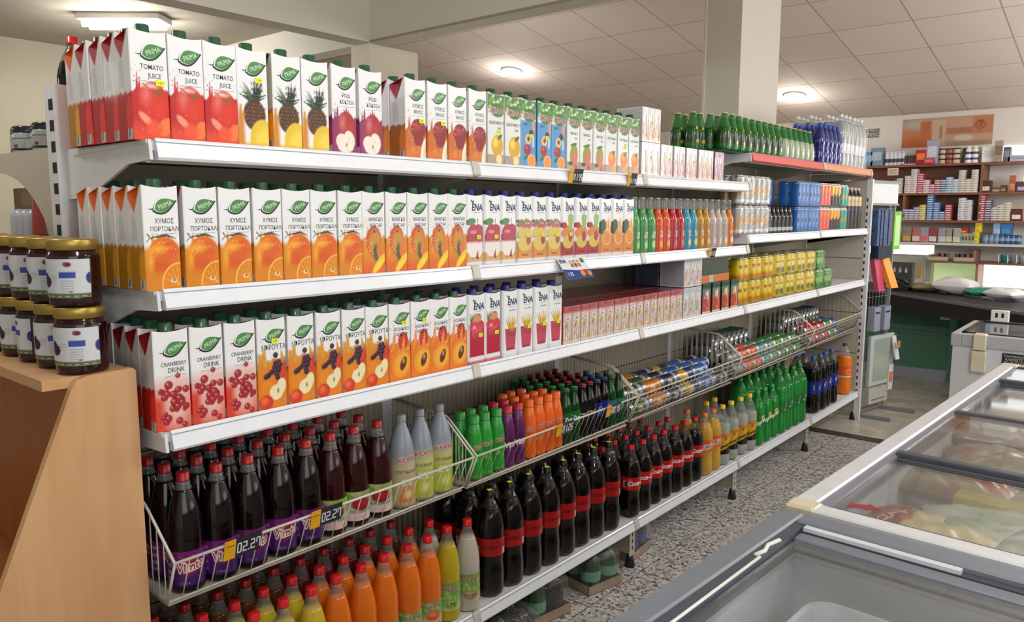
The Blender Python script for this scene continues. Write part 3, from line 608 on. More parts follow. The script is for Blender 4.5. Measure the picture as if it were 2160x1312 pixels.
C['apple'] = carton('apple', a_apple, [('ΧΥΜΟΣ', 14.9, 1.45, .9), ('ΜΗΛΟ', 13.3, 1.45, 1.0)], 'a02c48', sidec='b87434', sticker=(1.2, 10.4))
C['mango'] = carton('mango', a_mango, [('ΜΑΝΓΚΟ', 14.9, 1.45, .7), ('ΝΕΚΤΑΡ', 13.3, 1.4, .8)], 'd8702a', sidec='d08a34')
C['cran'] = carton('cran', a_cran, [('CRANBERRY', 14.8, 1.3, .5), ('DRINK', 13.4, 1.6, 1.0)], 'a01c24', side='dcdadb', sidec='c23428')
C['five'] = carton('five', a_five, [('5ΦΡΟΥΤΑ', 15.2, 1.8, .5)], '2a5aa0', side='dddcda', sidec='d3943a', sticker=(-.1, 16.2))
C['peach'] = carton('peach', a_peach, [('ΡΟΔΑΚΙΝΟ', 14.9, 1.35, .6), ('ΝΕΚΤΑΡ', 13.3, 1.4, .8)], 'b02430', side='dddcda', sidec='dc7a2c', sticker=(.6, 16.0))
for k, fn, tx in (('kgrape', a_kgrape, 'ΓΚΡΕΪΠΦΡΟΥΤ'), ('kmango', a_kmango, 'ΜΑΝΓΚΟ'), ('korange', a_korange, 'ΠΟΡΤΟΚΑΛΙ'), ('kblue', a_kblue, '')):
    C[k] = carton(k, fn, [(tx, 13.2, 1.3, .2), ('100%', 11.6, 1.0, 1.6)] if tx else [('MULTI', 14.2, 1.0, -1.4)], '8fa87c' if tx else '4f8fc4', logo='KEAN', capcol='24502e', side='dfe2e2' if tx else '5c9cce', sticker=(.4, 10.0))
for k, fn in (('eapple', a_eapple), ('eyel', a_eyel), ('ecel', a_ecel), ('eor', a_eor), ('epom', a_epom), ('eban', a_eban)):
    C[k] = carton(k, fn, [('100% ΧΥΜΟΣ' if k in ('epom', 'eban') else '', 15.6, .7, .8), ('FRUIT JUICE', 2.6, .8, 0)] if k != 'epom' else [('ΡΟΔΙ', 15.8, .8, 1)], 'c9cdd4', logo='ENA', capcol='26337e', side='d6d9de', chamfer=.007, sticker=(.6, 8.6))
CN = dict(tomato='white carton of tomato juice', orange='white carton of orange juice with green leaf', pine='carton of pineapple juice', pom='purple and white pomegranate cocktail carton', apple='carton of red apple juice', mango='carton of mango nectar', cran='white cranberry drink carton',
    five='five fruit juice carton with blue top', peach='carton of peach nectar', kgrape='carton with yellow grapefruit', kmango='carton with green mango', korange='carton with small whole orange', kblue='light blue mixed fruit carton', eapple='blue-capped carton with cut red apple',
    eyel='blue-capped carton with yellow peach', ecel='blue-capped carton with green celery', eor='blue-capped carton with orange peel', epom='blue-capped carton with red glass', eban='blue-capped carton with bananas in glass')
ROWN = ['row one', 'row two', 'row three', 'row four', 'row five']
def row_cartons(ys, kinds, z, shelfname, rows=2, deep0=5, x0=-1.652, stick=()):
    cnt = {}; tot = {}
    for k in kinds: tot[k] = tot.get(k, 0)+1
    for i, (y, k) in enumerate(zip(ys, kinds)):
        cnt[k] = cnt.get(k, 0)+1
        for r in range(deep0 if i == 0 else rows):
            if r and k[0] == 'e' and z > 1.3 and r > 1: continue
            pr = C['orange'] if (r == 4 and z == ZT) else C[k]
            if r == 0 and i in stick and 'st' in pr: pr = pr['st']
            lab = 'white and orange carton at the very back left of the top shelf' if (r == 4 and z == ZT) else '%s, %s from left, %s, %s' % (CN[k], ORD[cnt[k]-1], ROWN[r], shelfname)
            place(pr, (x0-r*.0665-random.uniform(0, .003), y+CW/2+random.uniform(-.002, .002), z-.005), lab, 'juice cartons on the '+shelfname, rz=random.uniform(-.025, .025))
ysT = [.764, .843, .922, 1.006, 1.098, 1.180, 1.269, 1.357, 1.520, 1.608, 1.695, 1.782]
row_cartons(ysT, ['tomato']*3+['pine']*3+['pom']*2+['apple']*4, ZT, 'top shelf', stick=(0, 3, 8, 9))
for i, (y, k) in enumerate(((1.372, 'pom'), (1.455, 'apple'))):
    pass
row_cartons([1.869+i*.0845 for i in range(11)], ['kgrape']*2+['kblue']*3+['kmango']*3+['korange']*3, ZT, 'top shelf', rows=1, deep0=1, stick=(0, 2, 3, 9))
row_cartons([.773+i*.0835+(.006 if i else 0) for i in range(7)]+[1.360+i*.0825 for i in range(5)], ['orange']*7+['mango']*5, Z2, 'second shelf')
row_cartons([1.769+.0835*i for i in range(12)], ['eapple']*3+['eyel']*3+['ecel']*3+['eor']*3, Z2, 'second shelf', rows=2, deep0=2, stick=(0, 1, 3, 4, 5, 6))
row_cartons([.778, .861, .944]+[1.030+i*.0838 for i in range(5)]+[1.450+i*.0805 for i in range(4)], ['cran']*3+['five']*5+['peach']*4, Z3, 'third shelf', rows=2, deep0=4, stick=(3, 8, 9))
row_cartons([1.774+.0845*i for i in range(6)], ['epom']*2+['eban']*4, Z3, 'third shelf', rows=2, deep0=2, stick=(0, 1, 3, 4, 5))
# the two extra cartons set back in the gap on the top shelf are the second row seen between pomegranate and apple
# ------------------------------------------------------------------ bottles
def smooth(prof, n=4):
    "Catmull-Rom through profile points given in centimetres"
    p = [prof[0]]+list(prof)+[prof[-1]]; out = []
    for i in range(1, len(p)-2):
        for k in range(n):
            t = k/n; a, b, c, d = (arr(q) for q in p[i-1:i+3])
            out.append(.5*((2*b)+(-a+c)*t+(2*a-5*b+4*c-d)*t*t+(-a+3*b-3*c+d)*t**3))
    out.append(arr(p[-1])); return np.array([(max(q[0], 0), q[1]) for q in out])/100
def cut(pr, z0, z1):
    z = pr[:, 1]; k = [q for q in pr if z0 < q[1] < z1]
    return np.array([(np.interp(z0, z, pr[:, 0]), z0)]+[tuple(q) for q in k]+[(np.interp(z1, z, pr[:, 0]), z1)])
PK = dict(
 kean=[(3.0,0),(4.0,.5),(4.15,2),(4.15,8),(4.15,15),(3.95,18.5),(3.2,22.5),(2.1,26),(1.45,28),(1.35,29)],
 vim=[(3.0,0),(4.0,.5),(4.15,2),(4.15,8),(4.1,13),(3.9,16.5),(3.2,20.5),(2.1,24),(1.45,26),(1.35,26.8)],
 coke2=[(3.0,0),(4.6,.9),(5.1,3.5),(5.15,8),(4.85,12),(4.95,14),(5.1,16),(5.1,22.5),(5.0,25),(4.2,28.5),(2.6,32),(1.5,34),(1.4,35.4)],
 coke15=[(2.6,0),(4.0,.8),(4.4,3),(4.4,6),(4.15,9.5),(4.35,12),(4.45,14),(4.45,19),(4.3,21.5),(3.5,24.5),(2.2,27.5),(1.45,29),(1.35,30)],
 sev2=[(3.0,0),(4.7,.9),(5.2,3.5),(5.0,8),(4.7,12),(5.0,16),(5.2,20),(5.1,25),(4.5,28.5),(3.2,32),(1.6,34.5),(1.4,35.6)],
 pep2=[(3.2,0),(4.8,.8),(5.25,3),(5.2,8),(4.95,11),(5.2,13),(5.25,22),(5.0,26),(4.2,30),(2.6,33.4),(1.5,35),(1.4,35.8)],
 small=[(2.0,0),(2.65,.6),(2.75,2),(2.6,6),(2.75,9),(2.75,12),(2.5,14.5),(2.0,17.5),(1.6,18.8),(1.5,19.4)],
 glass=[(2.1,0),(2.6,.4),(2.65,2),(2.6,8),(2.55,12),(2.3,15),(1.6,18),(1.25,20.5),(1.3,21.6)],
 slim=[(2.3,0),(2.75,.4),(2.85,2),(2.8,8),(2.75,13),(2.2,15.5),(1.5,17.5),(1.3,21),(1.3,23.2)],
 green=[(2.6,0),(3.4,.5),(3.6,3),(3.5,7),(2.9,11),(2.0,14.5),(1.5,17),(1.35,17.9)],
 blue=[(2.8,0),(3.4,.6),(3.5,4),(3.2,8),(3.4,12),(3.2,16),(2.2,20.5),(1.45,22.5),(1.4,23.4)],
 water=[(3.0,0),(4.1,.8),(4.2,4),(4.0,9),(4.2,13),(4.2,22),(3.8,26),(2.4,30),(1.5,32.5),(1.4,33.8)],
 coffee=[(2.4,0),(2.9,.5),(2.9,3),(2.9,20),(2.7,23),(1.9,26),(1.5,28),(1.4,29)])
SHELL = film_mat('clear_bottle_plastic', 'e9efee', .06, .10)
def liquid(name, col, **k):
    a = dict(rough=.12, coat=.25, vary=.05, scale=12); a.update(k); return mat(name, col, **a)
LAB = None
def bottle(name, prof, liq, fill, capcol, caph=1.6, capr=1.5, label=None, paint=None, texts=(), shell=None, seg=22, pet=False, crown=False, extra=None, labmat=None, cat='bottle', film=None):
    "label=(z0,z1); texts=[(txt, z, size, theta offset cm, colour, kwargs)]; sizes in cm"
    pr = smooth(PK[prof]); top = pr[-1, 1]; fz = fill/100
    rf = (lambda t, z: 1-(.10*np.clip(1-z/.03, 0, 1))*(np.cos(t*5)*.5+.5)) if pet else None
    m = MB(); m.lathe(np.vstack([(0, pr[0, 1]), cut(pr, 0, fz), (0, fz)]) if fz < top-.002 else np.vstack([(0, 0), pr, (0, top)]), liq, seg, cap=False, rf=rf)
    if fz < top-.002: m.lathe(cut(pr, fz-.001, top), shell or SHELL, seg, cap=False)
    m.lathe([(capr/100+.0015, top-.010), (capr/100+.002, top-.008), (capr/100, top-.007)], shell or SHELL, seg, cap=False)
    parts = [('bottle_body', m)]
    c = MB(); cm = mat(('crown_' if crown else 'screw_')+'cap_'+capcol, capcol, .3 if not crown else .35, coat=.3, metal=.3 if crown else 0); r = capr/100; h = caph/100
    if crown: c.lathe([(r+.002, top-.004), (r+.001, top-.0005), (r-.001, top+.0015), (0, top+.002)], cm, 20, rf=lambda t, z: 1+.05*np.cos(t*10)*(z < top-.001))
    else: c.lathe([(r+.0006, top-.004), (r+.0006, top-.001), (r, top), (r, top+h-.0015), (r-.0015, top+h), (0, top+h)], cm, 20, rf=lambda t, z: 1+.02*np.sign(np.sin(t*14)))
    parts.append(('bottle_cap', c))
    if label:
        z0, z1 = label[0]/100, label[1]/100; lp = cut(pr, z0, z1); R = np.interp((z0+z1)/2, pr[:, 1], pr[:, 0])
        zz = np.linspace(z0, z1, 30); lp = np.stack([np.interp(zz, pr[:, 1], pr[:, 0])+.0007, zz], 1)
        def cf(t, z):
            th = (t+pi) % (2*pi)-pi; cv = Cv(th*R*100, z*100, 'ffffff'); paint(cv); return cv.C
        l = MB(); l.lathe(lp, labmat or INKG, 56, cap=False, colf=cf)
        def P(x, z, off=.0016):
            th = x/100/R; rr = np.interp(z/100, pr[:, 1], pr[:, 0])+off; return rr*np.cos(th), rr*np.sin(th), z/100
        for tx in texts:
            t, z, s, x, col = tx[:5]; kw = tx[5] if len(tx) > 5 else {}
            n = kw.pop('lvl', 0) if kw else 0
            l.text(t, s, INKG, col, (lambda x, z, n=n: P(x, z, .0012+.0005*n)), (x, z), **kw)
            if kw is not None: kw['lvl'] = n
        if extra: extra(l, P)
        parts.append(('bottle_label', l))
    return proto(name, cat, *parts)
def keantext(z, s=2.4, x=0): return [('KEAN', z, s, x, 'f2f2ec', dict(sx=.95, bold=.05, rot=.08)), ('KEAN', z, s, x, 'b81c2c', dict(sx=.95, bold=.008, rot=.08, lvl=1))]
B = {}
L_dark = liquid('black_grape_drink', '120709', rough=.1); L_pom = liquid('dark_red_drink', '2c0508', rough=.1); L_coke = liquid('cola', '0d0706', rough=.08)
L_or = liquid('orange_squash', 'e0701a'); L_yel = liquid('yellow_squash', 'ccb336'); L_lime = liquid('lime_squash', 'b5a41c', rough=.1); L_alm = liquid('milky_almond_drink', 'b9b4aa'); L_red = liquid('red_squash', '641410'); L_amb = liquid('amber_squash', '5c3410')
L_gr = liquid('green_bottle_plastic', '137a2c', rough=.08); L_grd = liquid('dark_green_glass', '0c3f14', rough=.06); L_sev = liquid('green_bottle_soda', '12832e', rough=.1)
SH_G = film_mat('green_bottle_shell', '2f9a4c', .06, .45); L_fan = liquid('pale_orange_soda', 'c4993c', rough=.1); L_cl = liquid('clear_soda', '9aa39a', rough=.05); L_blue = liquid('blue_bottle_glass', '1a2276', rough=.08)
L_mir = liquid('bright_orange_soda', 'e57a1a', rough=.1); L_grey = liquid('grey_printed_sleeve', '8f959c', rough=.25); L_pur = liquid('purple_sleeve', '6c2468', rough=.2); L_osl = liquid('orange_sleeve', 'ea6f1a', rough=.2); L_gsl = liquid('bright_green_sleeve', '35a344', rough=.2)
def p_purple(c): c.mix(np.ones(len(c.X)), '7a2a86'); c.grad(9, 2.5, '4a2a80', .8); c.grad(9, 11, 'a02a80', .6); c.ell(.3, 6.8, 2.6, 2.2, 'b02a4c', .8); c.blobs(20, -3, 3, 6, 10, .08, .3, 'd05a8c', 3); c.rect(-7, -3.6, 3, 9.6, '8a4a9a', .1); [c.rect(-6.6, -4.0, 3.3+k*.35, 3.3+k*.35+.14, 'c8b0d0', .05) for k in range(17)]
B['vimto'] = bottle('drink_bottle', 'vim', L_dark, 24.5, 'b01c24', 1.7, 1.5, (1.9, 10.4), p_purple, [('Vimto', 6.6, 3.1, .6, 'f3f0f3', dict(bold=.10, rot=.12, shear=.15, sx=.85)), ('Vimto', 6.6, 3.1, .6, 'c21f36', dict(bold=.0, rot=.12, shear=.15, sx=.85, lvl=1)), ('1 Ltr e', 2.7, .8, -.9, 'd8cfe8')])
def p_kpom(c): c.mix(np.ones(len(c.X)), '8fb85c'); c.grad(9, 3, 'e6dede', .9); c.blobs(14, -6, 6, 8, 11, .4, 1, 'b5d488', 3, a=.7, soft=.5); c.ell(.2, 6.7, 3.0, 1.9, 'a01c30', .2); c.ell(.2, 6.9, 2.0, 1.0, 'c03048', .8); c.ell(.2, 3.0, 2.9, .7, 'f0c8cc', .2)
B['kpom'] = bottle('drink_bottle', 'vim', L_pom, 24, 'b01c24', 1.7, 1.5, (1.9, 10.4), p_kpom, keantext(8.9, 2.0)+[('POMEGRANATE', 4.5, 1.2, .1, '3a3c38', dict(sx=.75))])
def p_gre(col1, col2, fruit):
    def f(c): c.mix(np.ones(len(c.X)), '9aa2ac'); c.grad(17, 13, col1); c.grad(12, 6, col2, .9); c.ell(.4, 4.6, 2.2, 2.3, fruit, .3, .3); c.ell(-1.2, 3.6, 1.5, 1.3, fruit, .3); c.ell(.4, 4.6, 1.6, 1.7, 'e8e8b0', .8, a=.5)
    return f
B['klem'] = bottle('drink_bottle', 'vim', L_grey, 26.7, '8b9099', 1.7, 1.5, (1.2, 24.5), p_gre('c8c98c', 'c3cf5c', 'c9cf3c'), keantext(15.4, 2.3)+[('ΛΕΜΟΝΑΔΑ', 11.6, 1.5, .1, '40463c', dict(sx=.75)), ('0%', 8.3, 3.0, -.2, 'eef2e0', dict(bold=.02, shear=.2))])
B['kor0'] = bottle('drink_bottle', 'vim', L_grey, 26.7, '8b9099', 1.7, 1.5, (1.2, 24.5), p_gre('c9bca0', 'cdb48a', 'e07c3a'), keantext(15.4, 2.3)+[('ΠΟΡΤΟΚΑΛΑΔΑ', 11.6, 1.35, .1, '40463c', dict(sx=.7)), ('0%', 8.3, 3.0, -.2, 'eef2e0', dict(bold=.02, shear=.2))])
def p_k1(fr, low='e8d8bc'):
    def f(c): c.mix(np.ones(len(c.X)), '86b057'); c.blobs(20, -9, 9, 8, 11, .4, 1, 'b3d488', 3, a=.7, soft=.5); c.grad(8, 3, low, 1); c.ell(.2, 6.0, 2.5, 1.7, fr, .2); c.ell(-.3, 6.5, 1.2, .7, 'ffffff', .9, a=.25)
    return f
B['k_or'] = bottle('drink_bottle', 'kean', L_or, 25, 'cc1c22', 1.7, 1.5, (1.8, 10.6), p_k1('e07018'), keantext(9.0, 2.1)+[('ORANGE', 3.3, 1.7, .2, '2f4030', dict(sx=.8))])
B['k_ye'] = bottle('drink_bottle', 'kean', L_yel, 25, 'cc1c22', 1.7, 1.5, (1.8, 10.6), p_k1('d8c22c', 'e8e6c0'), keantext(9.0, 2.1)+[('LEMON', 3.3, 1.7, .2, '2f4030', dict(sx=.8))])
B['k_li'] = bottle('drink_bottle', 'kean', L_lime, 25, 'cc1c22', 1.7, 1.5, (4.0, 13.2), p_k1('9cc24c', 'd8e4c8'), keantext(11.4, 2.1)+[('LIME', 6.0, 1.9, .2, '2f4030', dict(sx=.8))])
B['k_al'] = bottle('drink_bottle', 'kean', L_alm, 25, 'cc1c22', 1.7, 1.5, (4.0, 13.2), p_k1('b89a7c', 'dcd3c4'), keantext(11.4, 2.1)+[('ΑΜΥΓΔΑΛΟ', 6.0, 1.2, .4, '40382c', dict(sx=.7))])
B['k_re'] = bottle('drink_bottle', 'kean', L_red, 25, 'a81c20', 1.7, 1.5, (1.8, 10.6), p_k1('a02030'), keantext(9.0, 2.1))
B['k_am'] = bottle('drink_bottle', 'kean', L_amb, 25, 'a81c20', 1.7, 1.5, (1.8, 10.6), p_k1('a06028'), keantext(9.0, 2.1))
def p_zero(c): c.mix(np.ones(len(c.X)), 'b3141c'); c.rect(-7.5, -5.6, 15.6, 18.5, 'e8e8e8', .1); [c.rect(-7.3+k*.24, -7.3+k*.24+.12, 15.9, 18.2, '2a1a1a', .04) for k in range(7)]; c.rect(3.8, 4.6, 15.5, 18, 'e0e0d8', .1)
B['zero'] = bottle('soda_bottle', 'coke2', L_coke, 31.5, '17130f', 1.6, 1.5, (15.2, 21.4), p_zero, [('Coca-Cola', 18.6, 2.4, .6, '5c0c12', dict(shear=.35, bold=.01, sx=.85))], pet=True, shell=film_mat('smoky_bottle_neck', '6c7076', .06, .12))
_z = MB(); _z.flat([(-.008, -.010), (.009, -.008), (.008, .010), (-.009, .008)], YEL, (1, 1, 1), lambda x, y: (x, y, x*0+.3706)); B['zero']['parts'].append(('price_sticker', _z, []))
def p_coke(c): c.mix(np.ones(len(c.X)), 'c41a26'); c.rect(-6.4, -4.8, 14, 16.8, 'e8e8e8', .1); [c.rect(-6.2+k*.22, -6.2+k*.22+.11, 14.2, 16.6, '2a1a1a', .04) for k in range(6)]; [c.rect(-4.4, -2.6, 13.6+.5*k, 13.6+.5*k+.18, 'e88890', .04) for k in range(9)]
B['coke'] = bottle('soda_bottle', 'coke15', L_coke, 25, 'c0141c', 1.6, 1.5, (12.6, 18.4), p_coke, [('Coca-Cola', 15.8, 2.9, 1.2, 'f4f0f0', dict(shear=.35, bold=.03, sx=.85, rot=.06))], pet=True, shell=film_mat('smoky_bottle_neck', '6c7076', .06, .12))
def p_fan(c): c.mix(np.ones(len(c.X)), 'e8701c'); c.ell(-2, 14, 1.6, 1.6, 'f0952c', .2)
B['fanta'] = bottle('soda_bottle', 'coke15', L_fan, 26.5, 'e8791e', 1.6, 1.5, (12.6, 18.6), p_fan, [('FANTA', 15.6, 3.0, .4, 'f4f6fa', dict(bold=.11, rot=.2)), ('FANTA', 15.6, 3.0, .4, '1c3464', dict(bold=.0, rot=.2, lvl=1))], pet=True)
def p_schw(c): c.mix(np.ones(len(c.X)), 'e0b424'); c.below(9.0, '141414', .1, slope=.42); c.rect(-9, 9, 15.4, 17, 'd08c1c', .1); c.ell(0, 14.6, .9, .7, 'b86a1c', .1)
B['schw'] = bottle('soda_bottle', 'coke15', L_cl, 22, 'e6c81c', 1.6, 1.5, (6.2, 17), p_schw, [('Schweppes', 11.0, 2.6, .3, '1a1a1a', dict(bold=.03, rot=.45, shear=.2, sx=.8))], pet=True)
def p_sev(c): c.mix(np.ones(len(c.X)), '128236'); c.ell(.5, 16, .1, .1, '12a040', .1)
B['seven'] = bottle('soda_bottle', 'sev2', L_sev, 28.5, '1c8a34', 1.6, 1.5, (12.5, 20), p_sev, [('7', 16.6, 6.4, 2.3, 'eef4ee', dict(bold=.05, shear=.1)), ('UP', 17.2, 2.4, 4.9, 'eef4ee', dict(bold=.02)), ('7', 16.6, 4.0, -4.3, 'cfe8d4', dict(bold=.03))], pet=True, shell=SH_G)
def p_spr(c): c.mix(np.ones(len(c.X)), '1c8a3c'); c.ell(1.4, 17, 1.3, .9, 'e6c41c', .2, .4); c.ell(-3, 12, 1.5, .6, '4cb45c', .3)
B['sprite'] = bottle('soda_bottle', 'coke15', L_sev, 25, '1c9a3c', 1.6, 1.5, (11.5, 18.6), p_spr, [('Sprite', 14.4, 3.0, .6, 'f0f4f0', dict(bold=.04, rot=.5))], pet=True, shell=SH_G)
def pepball(l, P, s=1.0, x=2.6, z=17.5, r=2.0):
    for a0, a1, col in ((0, 360, 'f0f2f6'),):
        l.flat([(x+r*1.06*cos(radians(a)), z+r*1.06*sin(radians(a))) for a in range(0, 360, 15)], INKG, col, lambda x, z: P(x, z, .0014))
    l.flat([(x+r*cos(radians(a)), z+r*sin(radians(a))) for a in range(10, 191, 12)], INKG, 'd02434', lambda x, z: P(x, z, .0019))
    l.flat([(x+r*cos(radians(a)), z+r*sin(radians(a))) for a in range(205, 346, 12)], INKG, '1c3f9a', lambda x, z: P(x, z, .0019))
def p_pep(c): c.mix(np.ones(len(c.X)), '1d3c9c'); c.grad(13, 21, '1a3290', .5)
B['pepsi'] = bottle('soda_bottle', 'pep2', L_coke, 29.5, '2456b8', 1.6, 1.5, (13, 21.6), p_pep, [('pepsi', 17.5, 1.6, -3.6, 'dfe6f4', dict(rot=pi/2))], pet=True, extra=pepball, shell=film_mat('smoky_bottle_neck', '6c7076', .06, .12))
def p_mir(c): c.mix(np.ones(len(c.X)), 'e8702a'); c.rect(-12, 12, 12.9, 14, 'e8e0d8', .1); c.ring(.6, 17, 1.9, 1.7, .3, 'f4b88a', .3)
B['mir'] = bottle('soda_bottle', 'pep2', L_mir, 28, '3c3a36', 1.4, 1.5, (13, 21.4), p_mir, [], pet=True)
# small bottles in the second basket
def p_sg(c1, c2):
    def f(c): c.mix(np.ones(len(c.X)), c1); c.ring(.2, 10, 2.0, 2.6, .1, c2, .15, a=.7); c.blobs(8, -3, 3, 1, 7, .4, .9, c2, 5, a=.5, soft=.5)
    return f
B['s_gr'] = bottle('small_drink_bottle', 'small', L_gsl, 19.3, '2c9a3c', 2.2, 1.75, (1.0, 15.8), p_sg('35a344', '9ad45c'), keantext(11.2, 1.9, .8), seg=18)
B['s_pu'] = bottle('small_drink_bottle', 'small', L_pur, 19.3, 'b51c34', 2.2, 1.75, (1.0, 15.8), p_sg('6c2468', 'a04aa0'), [('Vimto', 8.2, 2.6, .6, 'f0e8f0', dict(bold=.05, rot=.1, shear=.15))], seg=18)
B['s_or'] = bottle('small_drink_bottle', 'small', L_osl, 19.3, 'e8651c', 2.2, 1.75, (1.0, 15.8), p_sg('ee741e', 'f0a050'), keantext(11.2, 1.9, .8), seg=18)
def p_s7(c): c.mix(np.ones(len(c.X)), '1c7a38')
B['g_7'] = bottle('glass_soda_bottle', 'glass', L_grd, 21.5, '2c9a44', label=(7, 12.5), paint=p_s7, texts=[('7up', 9.8, 2.6, .5, 'f0f2f0', dict(bold=.04))], crown=True, capr=1.3, seg=16)
B['g_co'] = bottle('glass_soda_bottle', 'glass', L_coke, 21.5, 'b8202c', label=(7, 13), paint=lambda c: c.mix(np.ones(len(c.X)), '120c0b'), texts=[('Coca-Cola', 10.2, 1.6, .5, 'eeeaea', dict(bold=.02, shear=.3))], crown=True, capr=1.3, seg=16)
B['g_pe'] = bottle('glass_soda_bottle', 'glass', L_coke, 21.5, '2c50b0', label=(7, 12.5), paint=p_pep, texts=[], crown=True, capr=1.3, seg=16, extra=lambda l, P: pepball(l, P, 1, 1.4, 9.8, 1.3))
B['g_gr'] = bottle('glass_soda_bottle', 'glass', L_grd, 21.5, '4a5c48', label=(7, 11.5), paint=lambda c: c.mix(np.ones(len(c.X)), '3c8a78'), texts=[('PREMIUM', 9.2, 1.0, .3, 'd8e8e4')], crown=True, capr=1.3, seg=16)
# slim glass bottles on the second shelf
def slim(col, txt, fr):
    L = liquid('slim_'+col, col, rough=.1)
    def f(c): c.mix(np.ones(len(c.X)), col); c.ell(.3, 3.6, 1.3, 1.6, fr, .2); c.ell(.3, 3.6, .9, 1.1, fr, .4)
    return bottle('slim_glass_bottle', 'slim', L, 18.6, 'b9b4aa', label=(1.2, 11.5), paint=f, texts=[(txt, 7.6, 1.7, .3, 'e6eae6', dict(bold=.03, sx=.7))], crown=True, capr=1.3, seg=18)
SL = dict(green=slim('4f9a5c', 'LIME\nSODA', 'b8d89c'), orange=slim('d5561c', 'T-R\nSUN', 'f0a860'), red=slim('b82a38', 'COS\nPOL', 'd8808a'), blue=slim('3a98b0', 'BLUE\nLAG', 'd8d8a0'), amber=slim('b9861c', 'GOLD\nMIX', 'ecd28c'), clear=slim('b9aaa6', '', 'd8d0c8'), amberl=slim('d57a1c', 'CITRUS', 'f2e4cc'))
# bottles on the red and orange shelves
def p_gb(c): c.mix(np.ones(len(c.X)), '0d4a1c'); c.ell(.6, 4.0, 1.1, 1.0, 'c9b01c', .15); c.below(3.2, '127a24', .2)
B['r_g'] = bottle('green_glass_bottle', 'green', liquid('mid_green_glass', '0f5a1e', rough=.05), 11, 'd8cfa0', label=(2, 8.5), paint=p_gb, texts=[], crown=True, capr=1.35, seg=18, shell=film_mat('green_glass_neck', '2c8a3c', .04, .5), extra=lambda l, P: l.flat([(-.5+x, 9.6+z) for x, z in ((0, 0), (1.3, .1), (1.2, 1.4), (.1, 1.3))], INKG, 'c9b01c', lambda x, z: P(x, z, .0016)))  # bottle body in one even mid green
B['r_p'] = bottle('green_glass_bottle', 'green', liquid('pale_green_glass', '96a890', rough=.08), 11, 'd8cfa0', label=(1.5, 9), paint=lambda c: (c.mix(np.ones(len(c.X)), 'a3b29c'), c.ell(.3, 5, 1.8, 2.6, 'c9d2c4', .3), c.ring(.3, 6.6, 1.0, 1.2, .15, '6c8a6c')), texts=[], crown=True, capr=1.35, seg=18, shell=film_mat('green_glass_neck', '2c8a3c', .04, .5))
B['r_b'] = bottle('blue_water_bottle', 'blue', L_blue, 23.3, '2450b8', 1.6, 1.5, seg=18)
DN = dict(vimto='black drink bottle with purple label', kpom='dark red bottle with green label', klem='grey lemonade bottle with zero mark', kor0='grey orangeade bottle with zero mark', k_or='orange squash bottle, red cap', k_ye='yellow squash bottle, red cap', k_li='clear yellow lime squash bottle', k_al='milky white almond drink bottle', k_re='dark red squash bottle', k_am='dark amber squash bottle',
    zero='large black-capped cola bottle', coke='red-capped cola bottle', fanta='pale orange soda bottle', schw='clear soda bottle with yellow cap', seven='large green soda bottle', sprite='small green lemon soda bottle', pepsi='blue-labelled cola bottle', mir='bright orange soda bottle at the end',
    s_gr='small green sleeved bottle', s_pu='small purple bottle with red cap', s_or='small orange sleeved bottle', g_7='glass bottle with green crown cap', g_co='black cola glass bottle', g_pe='glass cola bottle with blue cap', g_gr='dark green glass bottle', r_g='shiny green glass bottle', r_p='pale green glass bottle', r_b='dark blue water bottle')
CNT = {}
def put(key, pr, desc, x, y, z, row, where, rz=None, group=None, sc=None):
    k = (key, row, where); CNT[k] = CNT.get(k, 0)+1
    place(pr, (x, y, z), '%s, %s from left, row %s, %s' % (desc, ORD[CNT[k]-1], ['one', 'two', 'three', 'four', 'five'][row], where), group or (desc.split(',')[0]+' group, '+where), rz=random.uniform(-.25, .15)-atan2(y, 1.7)*.42 if rz is None else rz)
def rows(cols, z, pitchx, nrow, where, x0, zslope=0, stagger=.3):
    for r in range(max(nrow) if isinstance(nrow, (list, tuple)) else nrow):
        for i, (y, k) in enumerate(cols):
            n = nrow[i] if isinstance(nrow, (list, tuple)) else nrow
            kk = k[min(r, len(k)-1)] if isinstance(k, (list, tuple)) else k
            if r >= n or kk is None: continue
            put(kk, B[kk], DN[kk], x0-r*pitchx+random.uniform(-.004, .004), y+(stagger*.03*(r % 2))+random.uniform(-.003, .003), z(y) if callable(z) else z, r, where)
# first basket
ys = [.862+i*.0855 for i in range(11)]
kinds = ['vimto']*5+['kpom']*3+['kor0', 'klem', 'klem']
rows(list(zip(ys, kinds)), .637, .088, [4]*5+[4, 4, 3]+[1]*3, 'first basket', -1.726, stagger=0)
# base shelf
ys = [.835+i*.0875 for i in range(11)]
kinds = [('k_ye', 'k_ye', 'k_am', 'k_am')]*5+[('k_or', 'k_or', 'k_re', 'k_re')]*4+[('k_or', 'k_or', 'k_am')]+[('k_li', 'k_al')]
rows(list(zip(ys, kinds))+[(1.797-.0, 'k_al')] , ZB-.005, .087, [4]*9+[3, 2]+[1], 'base shelf', -1.690, stagger=0)
rows([(1.925+.1055*i, 'zero') for i in range(8)], ZB-.005, .107, [3, 3, 2, 2, 2, 2, 2, 2], 'base shelf', -1.692)
rows([(2.84+.1*i, 'coke') for i in range(7)], ZB-.005, .094, [4, 4, 4, 3, 3, 2, 1], 'base shelf', -1.690)
rows([(2.73, 'coke')], ZB-.005, .094, 2, 'base shelf edge', -1.760)
rows([(3.545, 'fanta'), (3.655, 'fanta')], ZB-.005, .1, [2, 1], 'base shelf', -1.690)
rows([(3.76+.112*i, 'schw') for i in range(4)], ZB-.005, .1, [2, 2, 1, 1], 'base shelf', -1.690)
